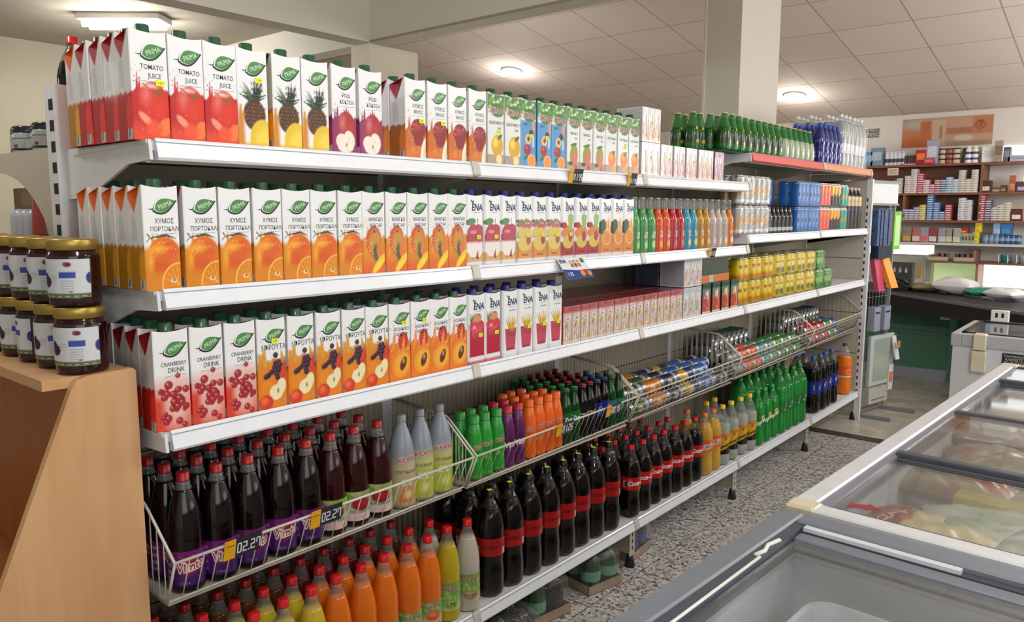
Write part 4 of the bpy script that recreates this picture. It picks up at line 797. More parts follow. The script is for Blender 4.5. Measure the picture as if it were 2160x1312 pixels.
rows([(4.21+.105*i, ('sprite', 'seven')) for i in range(3)], ZB-.005, .102, 2, 'base shelf', -1.690)
rows([(4.535+.112*i, 'seven') for i in range(4)], ZB-.005, .108, 3, 'base shelf', -1.690)
rows([(5.15+.12*i, 'pepsi') for i in range(4)], ZB-.005, .112, [2, 2, 1, 1], 'base shelf', -1.695)
rows([(5.84, 'mir')], ZB-.005, .112, 1, 'base shelf', -1.70)
# second basket
k2 = [('s_gr', 's_gr')]*3+[('s_pu', 's_pu', None)]*2+[('s_or', 's_or', 's_or')]*3+[('s_or', 's_or', 'g_7', 'g_7')]+[('g_7',)]*2+[('g_co',)]*2+[('g_pe', 'g_pe', 'g_co', 'g_co')]*2+[('g_gr',)]*2
y = 1.832; cc = []
for k in k2:
    w = .0632 if k[0][0] == 's' else .0600; cc.append((y+w/2, k)); y += w-.0055
rows(cc, .641, .064, [2]*3+[2, 2]+[3]*4+[5]*6+[3, 2], 'second basket', -1.712, stagger=0)
# slim bottles
sk = ['green']*3+['orange']*2+['red']*2+['blue']*2+['amber']*2+['clear']*3+['amberl']
for i, k in enumerate(sk):
    for r in range(3):
        put('sl'+k, SL[k], 'slim %s glass bottle' % {'clear': 'pale pink', 'amberl': 'bright orange'}.get(k, k), -1.688-r*.06, 2.815+i*.0655, Z2-.005, r, 'second shelf', rz=random.uniform(-.2, .1))
# green, pale and blue bottles on the red shelf
for i in range(9):
    for r in range(2): put('r_g', B['r_g'], DN['r_g'], -1.675-r*.075, 3.62+i*.083, ZR-.005, r, 'red-edged shelf', rz=random.uniform(-.3, 0))
for r in range(2):
    for i in range(2): put('r_g2', B['r_g'], 'green glass bottle left of the red rail', -1.78-r*.08, 3.50+i*.07, ZR-.005, r, 'red-edged shelf')
for i in range(6):
    for r in range(2): put('r_p', B['r_p'], DN['r_p'], -1.675-r*.078, 4.38+i*.083, ZR-.005, r, 'red-edged shelf', rz=random.uniform(-.2, .2))
for i in range(5):
    for r in range(3): put('r_b', B['r_b'], DN['r_b'], -1.675-r*.075, 4.985+i*.082, ZR-.005, r, 'orange-edged shelf')

# ------------------------------------------------------------------ cans and multipacks
CANP = smooth([(2.3,0),(2.6,.25),(3.15,1.0),(3.3,1.6),(3.3,5),(3.3,10.2),(3.15,10.9),(2.75,11.6),(2.7,11.9)], 3)
def canprof(h): p = CANP.copy(); k = p[:, 1] > .03; p[k, 1] += (h-11.9)/100; return p
ALU = mat('bare_aluminium', 'c6c9cc', .25, metal=.9)
def can_mb(m, h, paint, c=(0, 0, 0), seg=16, rot=0):
    p = canprof(h); z0, z1 = .012, h/100-.014
    m.lathe(np.vstack([(0, .004), (.018, .002), cut(p, 0, z0)]), ALU, seg, c=c, cap=False)
    m.lathe(np.vstack([cut(p, z1, h/100), (.0245, h/100-.001), (.0235, h/100-.005), (0, h/100-.005)]), ALU, seg, c=c, cap=False)
    zz = np.linspace(z0, z1, 12); pp = np.stack([np.interp(zz, p[:, 1], p[:, 0]), zz], 1)
    def cf(t, z):
        th = ((t+rot+pi) % (2*pi))-pi; cv = Cv(th*3.3, z*100); paint(cv, h); return cv.C
    m.lathe(pp, INKM, seg*2, c=c, cap=False, colf=cf); return m
def flatc(a, b=None, bx=None):
    def f(c, h):
        c.mix(np.ones(len(c.X)), a)
        if bx: bx(c, h)
    return f
def c_silver(c, h): c.mix(np.ones(len(c.X)), 'b3b6ba'); c.mix(.5-(np.abs(c.Z-h*.5-c.X*1.1)-1.3)/.2, 'dfa325'); c.rect(-3, 3, 2, 3.4, 'e6e7e9', .1)
def c_tea(c, h): c.mix(np.ones(len(c.X)), 'f0dc14'); c.ell(0, h*.62, 1.9, 2.6, 'efe6b0', .3); c.ell(0, h*.66, 1.3, .9, 'b5202a', .2); c.below(3.6, 'd8702a', 1.2)
def c_tea2(c, h): c.mix(np.ones(len(c.X)), 'f0e21a'); c.ell(0, h*.62, 1.8, 2.6, 'f0ecc8', .3); c.ell(0, h*.68, 1.0, .7, 'b5202a', .2); c.ell(.8, 3.4, 1.8, 1.9, '24408c', .4)
def c_teag(c, h): c.mix(np.ones(len(c.X)), '5aa03c'); c.ell(0, h*.55, 1.7, 3, 'dcecb8', .4); c.ell(0, h*.66, 1, .7, '2c5a2c', .2)
def c_blue(c, h): c.mix(np.ones(len(c.X)), '2a7cc8'); c.ell(0, h*.5, 1.3, 5, 'b8d4ea', .8); c.ell(0, h*.5, .6, 1.2, '1c4a94', .3)
def c_coral(c, h): c.mix(np.ones(len(c.X)), 'd9685a'); c.mix(.5-(np.abs(c.Z-h*.72-c.X*.6)-1.1)/.2, 'dc8a2c'); 
def c_amb(c, h): c.mix(np.ones(len(c.X)), '2a2522'); c.mix(.5+(c.Z-h*.52-c.X*.6)/.2, 'd9a32a')
def c_teal(c, h): c.mix(np.ones(len(c.X)), '2c9c8e'); c.mix(.5-(np.abs(c.Z-h*.5-c.X*1.0)-1.0)/.2, 'b89a3a')
FILM = film_mat('shrink_wrap_film', 'f6f8f8', .12, .03, 1.0)
def pack(name, cat, paint, h, nw, nd, pitch=.0655, wrapcol=None, wrap=True):
    me = can_mb(MB(), h, paint, rot=.5).mesh('can'); cans = []
    pr = dict(name=name, cat=cat, parts=[])
    pr['spec'] = (me, nw, nd, pitch, h, wrap, wrapcol); return pr
def wrapmesh(x0, x1, y0, y1, z1, m, seed=1):
    mb = MB(); g = np.random.default_rng(seed)
    mb.bbox((x0, y0, 0.0005), (x1, y1, z1), m, b=.006); return mb
def place_pack(pr, x, y, z, label, group, rz=0):
    "x is the front, y the left edge; cans stand nw wide and nd deep"
    if 'root' not in pr:
        me, nw, nd, p, h, wrap, wc = pr['spec']; r = thing(pr['name'], label, pr['cat'], (x, y, z), rz, group); kids = []
        for j in range(nd):
            for i in range(nw):
                o = part('can', me, r); o.location = (-p*(j+.5), p*(i+.5), 0); kids.append((o, []))
        if wrap:
            o = part('shrink_wrap', wrapmesh(-p*nd-.001, .001, -.001, p*nw+.001, h/100+.001, wc or FILM), r); kids.append((o, []))
        pr['root'] = r; pr['kids'] = kids; return r
    r = link(pr['root'].copy()); r.location = (x, y, z); r.rotation_euler = (0, 0, rz); tag(r, label, pr['cat'], group)
    for c, _ in pr['kids']: k = link(c.copy()); k.parent = r
    return r
TINT = lambda n, c, k: film_mat('tinted_wrap_'+n, c, .1, k)
P_sil = pack('beer_can_pack', 'can pack', c_silver, 15.2, 3, 2); P_tea = pack('iced_tea_pack', 'can pack', c_tea, 12.2, 2, 3, wrapcol=TINT('yellow', 'f2e21c', .16)); P_tea2 = pack('iced_tea_pack', 'can pack', c_tea2, 12.2, 2, 3, wrapcol=TINT('yellow', 'f2e21c', .16)); P_teag = pack('iced_tea_pack', 'can pack', c_teag, 12.2, 2, 3, wrapcol=TINT('green', '6ab04c', .2))
P_blu = pack('beer_can_pack', 'can pack', c_blue, 15.0, 3, 2, pitch=.063, wrapcol=TINT('blue', '3c8cd4', .25)); P_cor = pack('cider_can_pack', 'can pack', c_coral, 15.0, 3, 2, pitch=.064, wrap=False); P_amb = pack('cider_can_pack', 'can pack', c_amb, 15.0, 3, 2, pitch=.064, wrap=False); P_tel = pack('cider_can_pack', 'can pack', c_teal, 15.0, 2, 2, pitch=.064, wrap=False)
UD = ['lower', 'upper']
for s in range(2):
    for i in range(2): place_pack(P_sil, -1.655, 3.80+i*.21, Z4-.005+s*.154, 'silver and gold can pack, %s, %s layer, fourth bay' % (['left', 'right'][i], UD[s]), 'silver can packs')
    for i in range(2): place_pack(P_blu, -1.655, 4.625+i*.195, Z4-.005+s*.152, 'bright blue can pack, %s of front two, %s layer' % (['left', 'right'][i], UD[s]), 'blue can packs')
    place_pack(P_cor, -1.655, 5.03, Z4-.005+s*.152, 'coral pink can pack, %s layer, fifth bay' % UD[s], 'slim cider can packs')
    place_pack(P_amb, -1.655, 5.235, Z4-.005+s*.152, 'amber and black can pack, %s layer, fifth bay' % UD[s], 'slim cider can packs')
    place_pack(P_tel, -1.655, 5.45, Z4-.005+s*.152, 'teal can pack, %s layer, fifth bay' % UD[s], 'slim cider can packs')
for i in range(2): place_pack(P_blu, -1.80, 4.235+i*.192, Z4-.005+.156, 'bright blue can pack set back above the black packs, %s' % ['left', 'right'][i], 'blue can packs')
for s in range(2):
    for i in range(7):
        place_pack(P_tea if i < 3 else P_tea2, -1.66, 3.842+i*.170, Z3-.005+s*.124, 'yellow iced tea can pack, %s from left, %s layer, third shelf' % (ORD[i], UD[s]), 'yellow iced tea packs')
place_pack(P_teag, -1.66, 5.035, Z3-.005, 'green iced tea can pack under another green one', 'green iced tea packs'); place_pack(P_teag, -1.66, 5.035, Z3-.005+.124, 'green iced tea can pack on top of another', 'green iced tea packs')
place_pack(P_teag, -1.66, 5.195, Z3-.005, 'green iced tea can pack, rightmost, single layer', 'green iced tea packs')
# black plastic bottle packs and tall coffee bottles
def mini_bottle(name, prof, liq, fill, capcol, **k): return bottle(name, prof, liq, fill, capcol, **k)
B['bpk'] = bottle('mixer_bottle', 'glass', L_coke, 21.4, '202020', 1.0, 1.3, (2.5, 5.5), lambda c: c.mix(np.ones(len(c.X)), 'b9bcc0'), [], seg=14)
for i in range(6):
    for r in range(2): place(B['bpk'], (-1.69-r*.06, 4.255+i*.0615, Z4-.005), 'black mixer bottle with grey band, %s from left, row %s' % (ORD[i], ['one', 'two'][r]), 'black mixer bottles', scale=(1, 1, .66))
def p_cof(c): c.mix(np.ones(len(c.X)), '1a1210'); c.rect(-9, 9, 17, 24, 'cdbf96', .2); c.rect(-9, 9, 13.8, 15, '2a4a8a', .3); c.ell(.3, 20.5, 1.2, .8, '8a2a24', .2)
B['cof'] = bottle('tall_drink_bottle', 'coffee', L_coke, 28.9, 'c8c0a8', 1.4, 1.45, (2, 24.5), p_cof, [], seg=18)
for i in range(4):
    for r in range(2): place(B['cof'], (-1.69-r*.066, 5.635+i*.085, Z4-.005), 'tall dark bottle with cream shoulder, %s from left, row %s' % (ORD[i], ['one', 'two'][r]), 'tall dark bottles', scale=(1, 1, .96))
# six-packs of clear water on the orange shelf
WB = bottle('w', 'water', liquid('clear_water', 'c3ccce', rough=.04, trans=.55), 31, 'd8dce0', 1.6, 1.5, (9.5, 16), lambda c: c.mix(np.ones(len(c.X)), 'd5dae2'), [], seg=18)
wm = [(nm, me.mesh(nm)) for nm, me, _ in WB['parts']]
def waterpack(x, y, z, label, nw=3, nd=2):
    t = thing('water_pack', label, 'water pack', (x, y, z), 0, 'clear water bottle packs')
    for j in range(nd):
        for i in range(nw):
            b0 = part('water_bottle', wm[0][1], t); b0.location = (-.085*(j+.5), .086*(i+.5), 0); b0.scale = (1, 1, .98)
            for nm, me in wm[1:]: part(nm, me, b0)
    part('shrink_wrap', wrapmesh(-.172, .001, -.001, .259, .30, FILM), t)
waterpack(-1.66, 5.42, ZR-.003, 'clear water bottle pack, left one on orange-edged shelf'); waterpack(-1.66, 5.69, ZR-.003, 'clear water bottle pack, right one on orange-edged shelf')
waterpack(-1.842, 5.37, ZR-.003, 'clear water bottle pack behind the blue bottles')
# lying cans in the baskets
def can_thing(key, paint, h):
    return proto('drink_can', 'can', ('can_body', can_mb(MB(), h, paint, seg=18)), ('ring_pull', MB().box((-.004, -.009, h/100-.0046), (.004, .009, h/100-.003), ALU)))
def c_two(a, b, k=.5):
    def f(c, h): c.mix(np.ones(len(c.X)), a); c.mix(.5+(c.Z-h*k)/.2, b); c.ell(0, h*.45, 1.6, 1.9, 'e8e4d0', .2); c.ell(0, h*.45, 1.0, 1.1, a, .2)
    return f
CT_ = dict(amber=(c_two('c9862c', 'd9a040', .8), 15.2), green=(c_two('3c6a3c', 'b9bcbf', .75), 15.2), navy=(c_two('2a3a5c', 'b9bcbf', .7), 15.2), blue=(c_two('3a78c0', 'c9ccd0', .8), 15.2), gold=(c_two('d8b03c', '3a4a7c', .5), 15.2), soda=(c_two('1c8a34', '2a9a44', .8), 11.9), orange=(c_two('d8692c', 'e07a3c', .8), 11.9), teal=(c_two('1c9a9c', 'e0a02c', .75), 11.9), red=(c_two('b81a24', 'c42430', .8), 11.9), silver=(c_two('84878a', 'a4a7aa', .8), 11.9), cobalt=(c_two('1c4a9c', '2456b8', .8), 11.9))
CP_ = {k: can_thing(k, *v) for k, v in CT_.items()}
LAYN = ['bottom', 'middle', 'top']
def lay(kind, x, y, z, axis, idx, where):
    rot = (radians(90), 0, radians(180)) if axis == 'y' else (0, radians(-90), radians(180)) if axis == 'xb' else (0, radians(90), 0)
    # axis y: the can lies along the shelf; axis x: it lies front to back with its lid towards the aisle
    if axis == 'y': rot = (radians(-90), 0, 0)
    if axis == 'x': rot = (0, radians(90), 0)
    place(CP_[kind], (x, y, z), idx, 'cans in the '+where, rot=rot)
# third basket: tall cans along the shelf
cols3 = [['green', 'amber', 'navy', 'gold', 'blue', 'navy'], ['amber', 'green', 'navy', 'blue', 'blue', 'blue'], ['amber', 'amber', 'navy', 'gold', 'blue', 'navy'], ['amber', 'navy', 'navy', 'blue', 'navy', 'navy']]
for r in range(4):
    for i in range(6):
        lay(cols3[r][i], -1.718-r*.069, 2.845+i*.162, BZ[2]+.031+.033*0, 'y', 'lying %s beer can, bottom layer, row %s, %s along, third basket' % (cols3[r][i], ['one', 'two', 'three', 'four'][r], ORD[i]), 'third basket')
for r in range(3):
    for i in range(6):
        k = cols3[(r+1) % 4][(i+r) % 6 if r < 2 else i]; 
        if r == 0 and i > 4: continue
        lay(cols3[r][i], -1.7525-r*.069, 2.845+i*.162, BZ[2]+.031+.0575, 'y', 'lying %s beer can, top layer, row %s, %s along, third basket' % (cols3[r][i], ['one', 'two', 'three'][r], ORD[i]), 'third basket')
# fourth basket
k4 = [['silver', 'orange', 'orange', 'teal', 'teal', 'soda', 'soda', 'soda'], ['silver', 'silver', 'orange', 'teal', 'soda', 'soda', 'soda', 'soda']]
for r in range(2):
    for L in range(2):
        for i in range(8):
            lay(k4[r][i], -1.712-r*.069-L*.034, 3.89+i*.124, BZ[3]+.031+L*.0575, 'y', 'lying %s soda can, %s layer, row %s, %s along, fourth basket' % (k4[r][i], ['bottom', 'upper'][L], ['one', 'two'][r], ORD[i]), 'fourth basket')
for L in range(3):
    for i in range(9-L):
        lay('silver' if i < 4 else 'soda', -2.0, 4.0+i*.068+L*.034, BZ[3]+.031+L*.058, 'x', 'lid-forward %s can at basket back, %s layer, %s along, fourth basket' % ('silver' if i < 4 else 'green', LAYN[L], ORD[i]), 'fourth basket')
for r in range(2):
    for L in range(2):
        for i in range(5):
            k = ['red', 'red', 'red', 'soda', 'cobalt'][i]
            lay(k, -1.712-r*.069-L*.034, 5.04+i*.124, BZ[4]+.031+L*.0575, 'y', 'lying %s soda can, %s layer, row %s, %s along, fifth basket' % (k, ['bottom', 'upper'][L], ['one', 'two'][r], ORD[i]), 'fifth basket')
for L in range(3):
    for i in range(12-L):
        k = 'silver' if i < 6 else 'soda' if i < 8 else 'cobalt'
        lay(k, -2.0, 5.06+i*.068+L*.034, BZ[4]+.031+L*.058, 'x', 'lid-forward %s can at basket back, %s layer, %s along, fifth basket' % (k, LAYN[L], ORD[i]), 'fifth basket')
# small carton packs
def miniart(a, b, top):
    def f(c):
        c.mix(np.ones(len(c.X)), b); c.below(8.4, a, 3.0); c.rect(-9, 9, 11.6, 14, top, .3); g = np.random.default_rng(17)
        for k in range(9): c.ell(g.uniform(-2.4, 2.4), g.uniform(1, 7.5), g.uniform(.4, .9), g.uniform(.4, 1.0), ['d8b23c', 'c8505a', 'dd8a48', 'e8e4dc', '8aa86a', 'd07a8a'][k % 6], .3, a=.75)
        c.ell(.2, 9.4, 1.6, .9, 'f0eeec', .3); c.ell(.2, 9.4, 1.0, .45, top, .3, a=.8); c.stroke(1.1, 2, .7, 10, .14, 'f8f8f8'); c.rect(-9, 9, 0, .7, 'e4e0dc', .2)
        for k in range(3): c.stroke(-2+1.5*k, 1.5, -1.6+1.4*k, 10.5, .08, 'ffffff', a=.8)
    return f
def minipack(key, a, b, top, n=3, w=.05, h=.138, d=.04, nd=3, film=FILM):
    m = MB(); m.grid(12, 24, lambda u, v: (0*u, -w/2+.001+(w-.002)*u, v*h), INKG, lambda u, v: (lambda c: (miniart(a, b, top)(c), c.C)[1])(Cv((2*u-1)*w*50, v*14)))
    for s in (-1, 1): m.add([(0, s*(w/2-.001), 0), (-d, s*(w/2-.001), 0), (-d, s*(w/2-.001), h), (0, s*(w/2-.001), h)], [(0, 1, 2, 3)], INKG, top)
    m.add([(0, -w/2, h), (0, w/2, h), (-d, w/2, h), (-d, -w/2, h)], [(0, 1, 2, 3)], INKG, top); m.add([(-d, -w/2, 0), (-d, w/2, 0), (-d, w/2, h), (-d, -w/2, h)], [(0, 1, 2, 3)], INKG, top)
    cm = m.mesh('small_carton'); st = MB(); st.flat([(-.002, 0), (.010, -.001), (.0105, .008), (-.001, .009)], YEL, (1, 1, 1), lambda x, z: (np.full(len(x), .0028), x, z+h*.55)); sm = st.mesh('price_sticker')
    tub = MB(); tub.tube([(.0012, w*.28, h*.12), (.0012, w*.12, h*.78)], .0018, mat('drinking_straw', 'eef0f2', .4), 6); tm = tub.mesh('drinking_straw')
    return dict(key=key, cm=cm, sm=sm, tm=tm, n=n, w=w, h=h, d=d, nd=nd, film=film)
def place_mini(p, x, y, z, label, group):
    if 'root' not in p:
        r = thing('small_carton_pack', label, 'carton pack', (x, y, z), 0, group); p['kids'] = []
        for j in range(p['nd']):
            for i in range(p['n']):
                o = part('small_carton', p['cm'], r); o.location = (-j*(p['d']+.001), p['w']*(i+.5), 0); ks = []
                if j == 0: s = part('drinking_straw', p['tm'], o); ks.append(s)
                p['kids'].append((o, ks))
        s = part('price_sticker', p['sm'], r); s.location = (0, p['w']*1.5, 0); p['kids'].append((s, []))
        if p['film']:
            s = part('shrink_wrap', wrapmesh(-p['nd']*(p['d']+.001), .0018, .001, p['w']*p['n']-.001, p['h']+.001, p['film']), r); p['kids'].append((s, []))
        p['root'] = r; return
    r = link(p['root'].copy()); r.location = (x, y, z); tag(r, label, 'carton pack', group)
    for c, ks in p['kids']:
        k = link(c.copy()); k.parent = r
        for q in ks: w = link(q.copy()); w.parent = k
M_w = minipack('pink', 'dcb89e', 'dcdcde', 'dcdcde'); M_p = minipack('pale', 'dcb4b8', 'dddadd', 'dedce0', n=2); M_v = minipack('violet', 'b98aa8', 'cdb0c4', '8c4a7c', n=2)
M_r = minipack('red', 'd0c0a8', 'dcc4c0', 'b83440', n=2, w=.057); M_g = minipack('grey', 'cfc6c6', 'd6d8dc', 'c4c9d4', n=3, w=.06); M_b = minipack('blue', '5a6478', '6a7488', '55607c', n=3, w=.06)
M_n = minipack('green', 'c0553c', '7f8c80', '1c5040', n=1, w=.088, h=.145, film=None)
for s in range(2): place_mini(M_w, -1.655, 2.815, ZT-.005+s*.140, 'clear pack of pink-beige small cartons, %s of the two stacked' % UD[s], 'small carton packs on the top shelf')
for i in range(3): place_mini(M_p, -1.655, 2.975+i*.115, ZT-.005, 'clear pack of pale small cartons, %s from left, top shelf' % ORD[i], 'small carton packs on the top shelf')
for i in range(2): place_mini(M_w, -1.655, 3.325+i*.155 if 0 else 3.325+i*.0, ZT-.005, 'clear pack of beige small cartons beside the violet pack', 'small carton packs on the top shelf') if i == 0 else None
place_mini(M_v, -1.655, 3.49, ZT-.005, 'violet pack of small cartons at the end of top shelf', 'small carton packs on the top shelf')
for i in range(3):
    place_mini(M_w, -1.79, 2.975+i*.155, ZT-.005, 'clear small carton pack in the back row, %s from left, top shelf' % ORD[i], 'small carton packs on the top shelf')
for i in range(8):
    for r in range(3): place_mini(M_r, -1.656-r*.126, 2.285+i*.1157, Z3-.005, 'red-topped small carton pack, %s from left, row %s, third shelf' % (ORD[i], ['one', 'two', 'three'][r]), 'red-topped small carton packs')
place_mini(M_g, -1.656, 3.218, Z3-.005, 'silvery small carton pack, lower one under its twin', 'silvery small carton packs'); place_mini(M_g, -1.656, 3.218, Z3-.005+.142, 'silvery small carton pack on top of its twin', 'silvery small carton packs')
place_mini(M_b, -1.79, 3.218, Z3-.005+.142, 'dull blue small carton pack behind the silvery one', 'silvery small carton packs'); place_mini(M_b, -1.79, 3.218, Z3-.005, 'dull blue small carton pack behind the lower silvery one', 'silvery small carton packs')
for i in range(4): place_mini(M_n, -1.656, 3.412+i*.106, Z3-.005, 'green small juice carton, %s of four beside the yellow packs' % ORD[i], 'green small juice cartons')
m = MB(); m.bbox((-.16, 0, 0), (0, .30, .13), mat('dark_green_carton', '14302a', .35, coat=.4)); t = thing('bottle_case', 'dark green drinks case standing above the small green cartons', 'case', (-1.672, 3.43, Z3-.005+.146)); part('case_body', m, t)
m = MB(); m.box((-.162, -.002, .0), (.002, .302, .035), mat('orange_case_band', 'c9702c', .4)); m.box((.002, .075, .0), (.003, .12, .035), mat('grey_patch', 'b0b2b4', .5)); part('case_band', m, t)
# ------------------------------------------------------------------ sight-line helpers (where a thing seen in the photo stands in the room)
def _ray(x, y): return _F+_R*((x-1080)/1640.6)-_U*((y-656)/1640.6)
def onY(x, y, Y): r = _ray(x, y); return Vector((0, 0, H))+r*(Y/r.y)
def onX(x, y, X): r = _ray(x, y); return Vector((0, 0, H))+r*(X/r.x)
# ------------------------------------------------------------------ wooden end display with jars
def wood_mat(name, a, b, sc=1.0):
    m = bpy.data.materials.new(name); m.use_nodes = True; nt = m.node_tree; bs = nt.nodes['Principled BSDF']; L = nt.links.new
    tc = nt.nodes.new('ShaderNodeTexCoord'); mp = nt.nodes.new('ShaderNodeMapping'); mp.inputs['Scale'].default_value = (6*sc, 6*sc, .7*sc); mp.inputs['Rotation'].default_value = (.12, 0, 0)
    n = nt.nodes.new('ShaderNodeTexNoise'); n.inputs['Scale'].default_value = 2.2; n.inputs['Detail'].default_value = 5; n.inputs['Distortion'].default_value = 1.4
    L(tc.outputs['Object'], mp.inputs[0]); L(mp.outputs[0], n.inputs['Vector'])
    r = nt.nodes.new('ShaderNodeValToRGB'); r.color_ramp.elements[0].position = .3; r.color_ramp.elements[1].position = .72
    r.color_ramp.elements[0].color = lin(a)+(1,); r.color_ramp.elements[1].color = lin(b)+(1,); L(n.outputs['Fac'], r.inputs['Fac']); L(r.outputs[0], bs.inputs['Base Color'])
    bs.inputs['Roughness'].default_value = .42; MATS[name] = m; return m
WOOD = wood_mat('beech_laminate', 'c6966a', 'd0a67c'); WOODD = wood_mat('brown_shelf_wood', '7a4a34', '8a573c'); WOODB = wood_mat('orange_brown_board', '9a5a28', 'a8682f')
t = thing('display_unit', 'beech wooden end display with sloping side panel at the bay end', 'display stand', (0, 0, 0))
px = -1.69; m = MB()
m.prism([(.755, 0), (.755, 1.186), (.748, 1.193), (.655, 1.190), (.635, 1.184), (.622, 1.165), (.40, .62), (.30, .40), (.24, 0)], 'x', px-.019, px, WOOD); part('side_panel', m, t)
m = MB(); m.box((-3.2, .575, 1.167), (px-.019, .75, 1.189), WOOD); part('top_shelf', m, t)
m = MB(); m.box((-3.2, .70, .05), (px-.019, .745, 1.167), WOODB); part('back_board', m, t)
m = MB(); m.box((-3.2, .30, .60), (px-.019, .70, .62), WOODB); part('lower_shelf', m, t)
GOLD = mat('gold_lid', 'b49a50', .32, metal=.75); L_jar = liquid('dark_red_preserve', '26060c', rough=.08, vary=.6, scale=45)
def p_jar(c):
    c.mix(np.ones(len(c.X)), 'd6d9e0'); c.rect(-20, 20, 1.9, 2.7, '64744a', .06); c.rect(-1.2, 2.0, 5.6, 6.8, '4a5fb0', .08); c.ell(.5, 8.2, .8, .45, '7a3048', .15); c.ell(.1, 8.4, .3, .3, '9a5068', .1); c.ell(-4.4, 4.9, 1.3, 1.1, '4a2244', .15); c.ell(-4.9, 5.9, .8, .7, '3c1a34', .15); c.ell(4.8, 5.6, .9, 1.1, '3c4a8c', .15)
    for k in range(9): c.rect(-.9, 1.6, 3.1+k*.24, 3.17+k*.24, 'a2a6b0', .04)
    for k in range(5): c.rect(-3.2, -1.6, 4.0+k*.5, 4.08+k*.5, 'b0b3bc', .04)
    c.rect(.6, 1.3, 2.9, 3.1, '2c2c34', .04); [c.rect(-5+k*1.6, -4+k*1.6, 2.2, 2.35, 'c8d0b0', .04) for k in range(7)]
JP = smooth([(4.2, 0), (4.9, .4), (5.05, 1.2), (5.05, 5), (5.05, 9.2), (4.8, 10.2), (4.5, 10.8)], 4)
m = MB(); m.lathe(np.vstack([(0, 0), JP, (0, .108)]), L_jar, 36, cap=False); jb = m
m = MB(); lp = [(np.interp(z, JP[:, 1], JP[:, 0])+.0008, z) for z in np.linspace(.019, .092, 30)]
def jcf(t, z): th = (t+pi) % (2*pi)-pi; cv = Cv(th*5.1, z*100); p_jar(cv); return cv.C
jl = MB(); th = np.linspace(-1.45, 1.0, 70)
jl.grid(90, 46, lambda u, v: ((np.interp(.019+v*.073, JP[:, 1], JP[:, 0])+.0008)*np.cos(-1.5+u*2.45), (np.interp(.019+v*.073, JP[:, 1], JP[:, 0])+.0008)*np.sin(-1.5+u*2.45), .019+v*.073), INKP, lambda u, v: jcf(-1.5+u*2.45, .019+v*.073))
jc = MB(); jc.lathe([(.0475, .108), (.0490, .109), (.0492, .126), (.0480, .1285), (.044, .1290), (0, .1285)], GOLD, 40, rf=lambda t, z: 1+.004*np.sin(t*60)*(z < .124))
JAR = proto('preserve_jar', 'jar', ('jar_body', jb), ('jar_label', jl), ('jar_lid', jc))
for L in range(2):
    for i in range(7):
        a = -(.62+.10*((i*3+L) % 3)) - (1.1 if i in (2, 4) and L == 0 else 0)
        place(JAR, (-1.764-i*.108+(.012 if L == 0 else 0), .672, 1.189+L*.1415), 'gold-lidded jar of dark preserve, %s from right, %s layer' % (ORD[i], UD[L]), 'jars on the wooden display', rz=a, scale=(1, 1, 1.094))
# ------------------------------------------------------------------ the other side of the gondola, seen past the end
t = thing('rear_shelving', 'back side of the gondola with brackets, left of the end post', 'shelving')
for z in (1.69, 1.395):
    m = MB(); m.box((-2.80, .79, z-.03), (-2.125, 2.0, z-.006), BEIGE); m.prism([(z-.0, -2.64), (z-.044, -2.64)], 'x', 0, 0, BEIGE) if 0 else None
    m.box((-2.815, .79, z-.045), (-2.80, 2.0, z), WHITE); s = part('rear_shelf', m, t)
    m = MB(); n = 14; arc = [(-2.62+.40*k/n, z-.055-.125*(k/n)**3) for k in range(n+1)]
    m.prism([(-2.635, z-.004), (-2.635, z-.05)]+arc+[(-2.185, z-.24), (-2.12, z-.30), (-2.12, z-.004)], 'y', .782, .787, BEIGE); part('rear_bracket', m, s)
def simple_jar(nm, label, prof, parts_, loc, group, cat='jar'): pass
m = MB(); m.lathe(smooth([(3.6, 0), (4.1, .6), (4.1, 5.2), (3.6, 6)], 3), liquid('clear_jar_plastic', '9aa09c', rough=.1), 26); b1 = m
m = MB(); m.lathe([(.0414, .010), (.0414, .044)], mat('black_jar_label', '14131a', .4), 26, cap=False); m.add([(.0418*cos(a), .0418*sin(a), z) for z in (.018, .026) for a in (-1.35, -1.2, -1.05)], [(0, 1, 4, 3), (1, 2, 5, 4)], mat('red_label_mark', '7a2a34', .5)); b2 = m
m = MB(); m.lathe([(.039, .058), (.040, .060), (.040, .074), (.037, .077), (0, .077)], mat('navy_lid', '14152a', .25, coat=.4), 26); b3 = m
CR = proto('cream_jar', 'jar', ('jar_body', b1), ('jar_label', b2), ('jar_lid', b3))
for i in range(4): place(CR, (-2.32-i*.074, .845+(i % 2)*.02, 1.685), 'small jar with dark lid on the rear top shelf, %s from right' % ORD[i], 'dark-lidded jars')
RB = liquid('red_shampoo', 'a43a3c', rough=.12)
m = MB(); m.lathe(smooth([(3.5, 0), (4.2, .6), (4.3, 3), (4.1, 12), (3.4, 18), (2.2, 21), (1.8, 21.6)], 4), RB, 24); 
bt = thing('shampoo_bottle', 'tall red plastic bottle behind the end post under the rear bracket', 'bottle', (-2.345, .838, 1.389)); part('bottle_body', m, bt); m = MB(); m.lathe([(.019, .214), (.019, .235), (0, .236)], RB, 18); part('bottle_cap', m, bt)
m = MB(); m.lathe(smooth([(2.2, 0), (2.6, .5), (2.6, 11), (2.3, 13.2), (1.2, 14.4), (0, 14.6)], 3), liquid('pale_lotion', 'b4b9c4', rough=.3), 20); m2 = MB(); m2.lathe([(.0262, .03), (.0262, .09)], mat('pale_blue_label', '8f9fbc', .4), 20, cap=False)
LB = proto('lotion_bottle', 'bottle', ('bottle_body', m), ('bottle_label', m2))
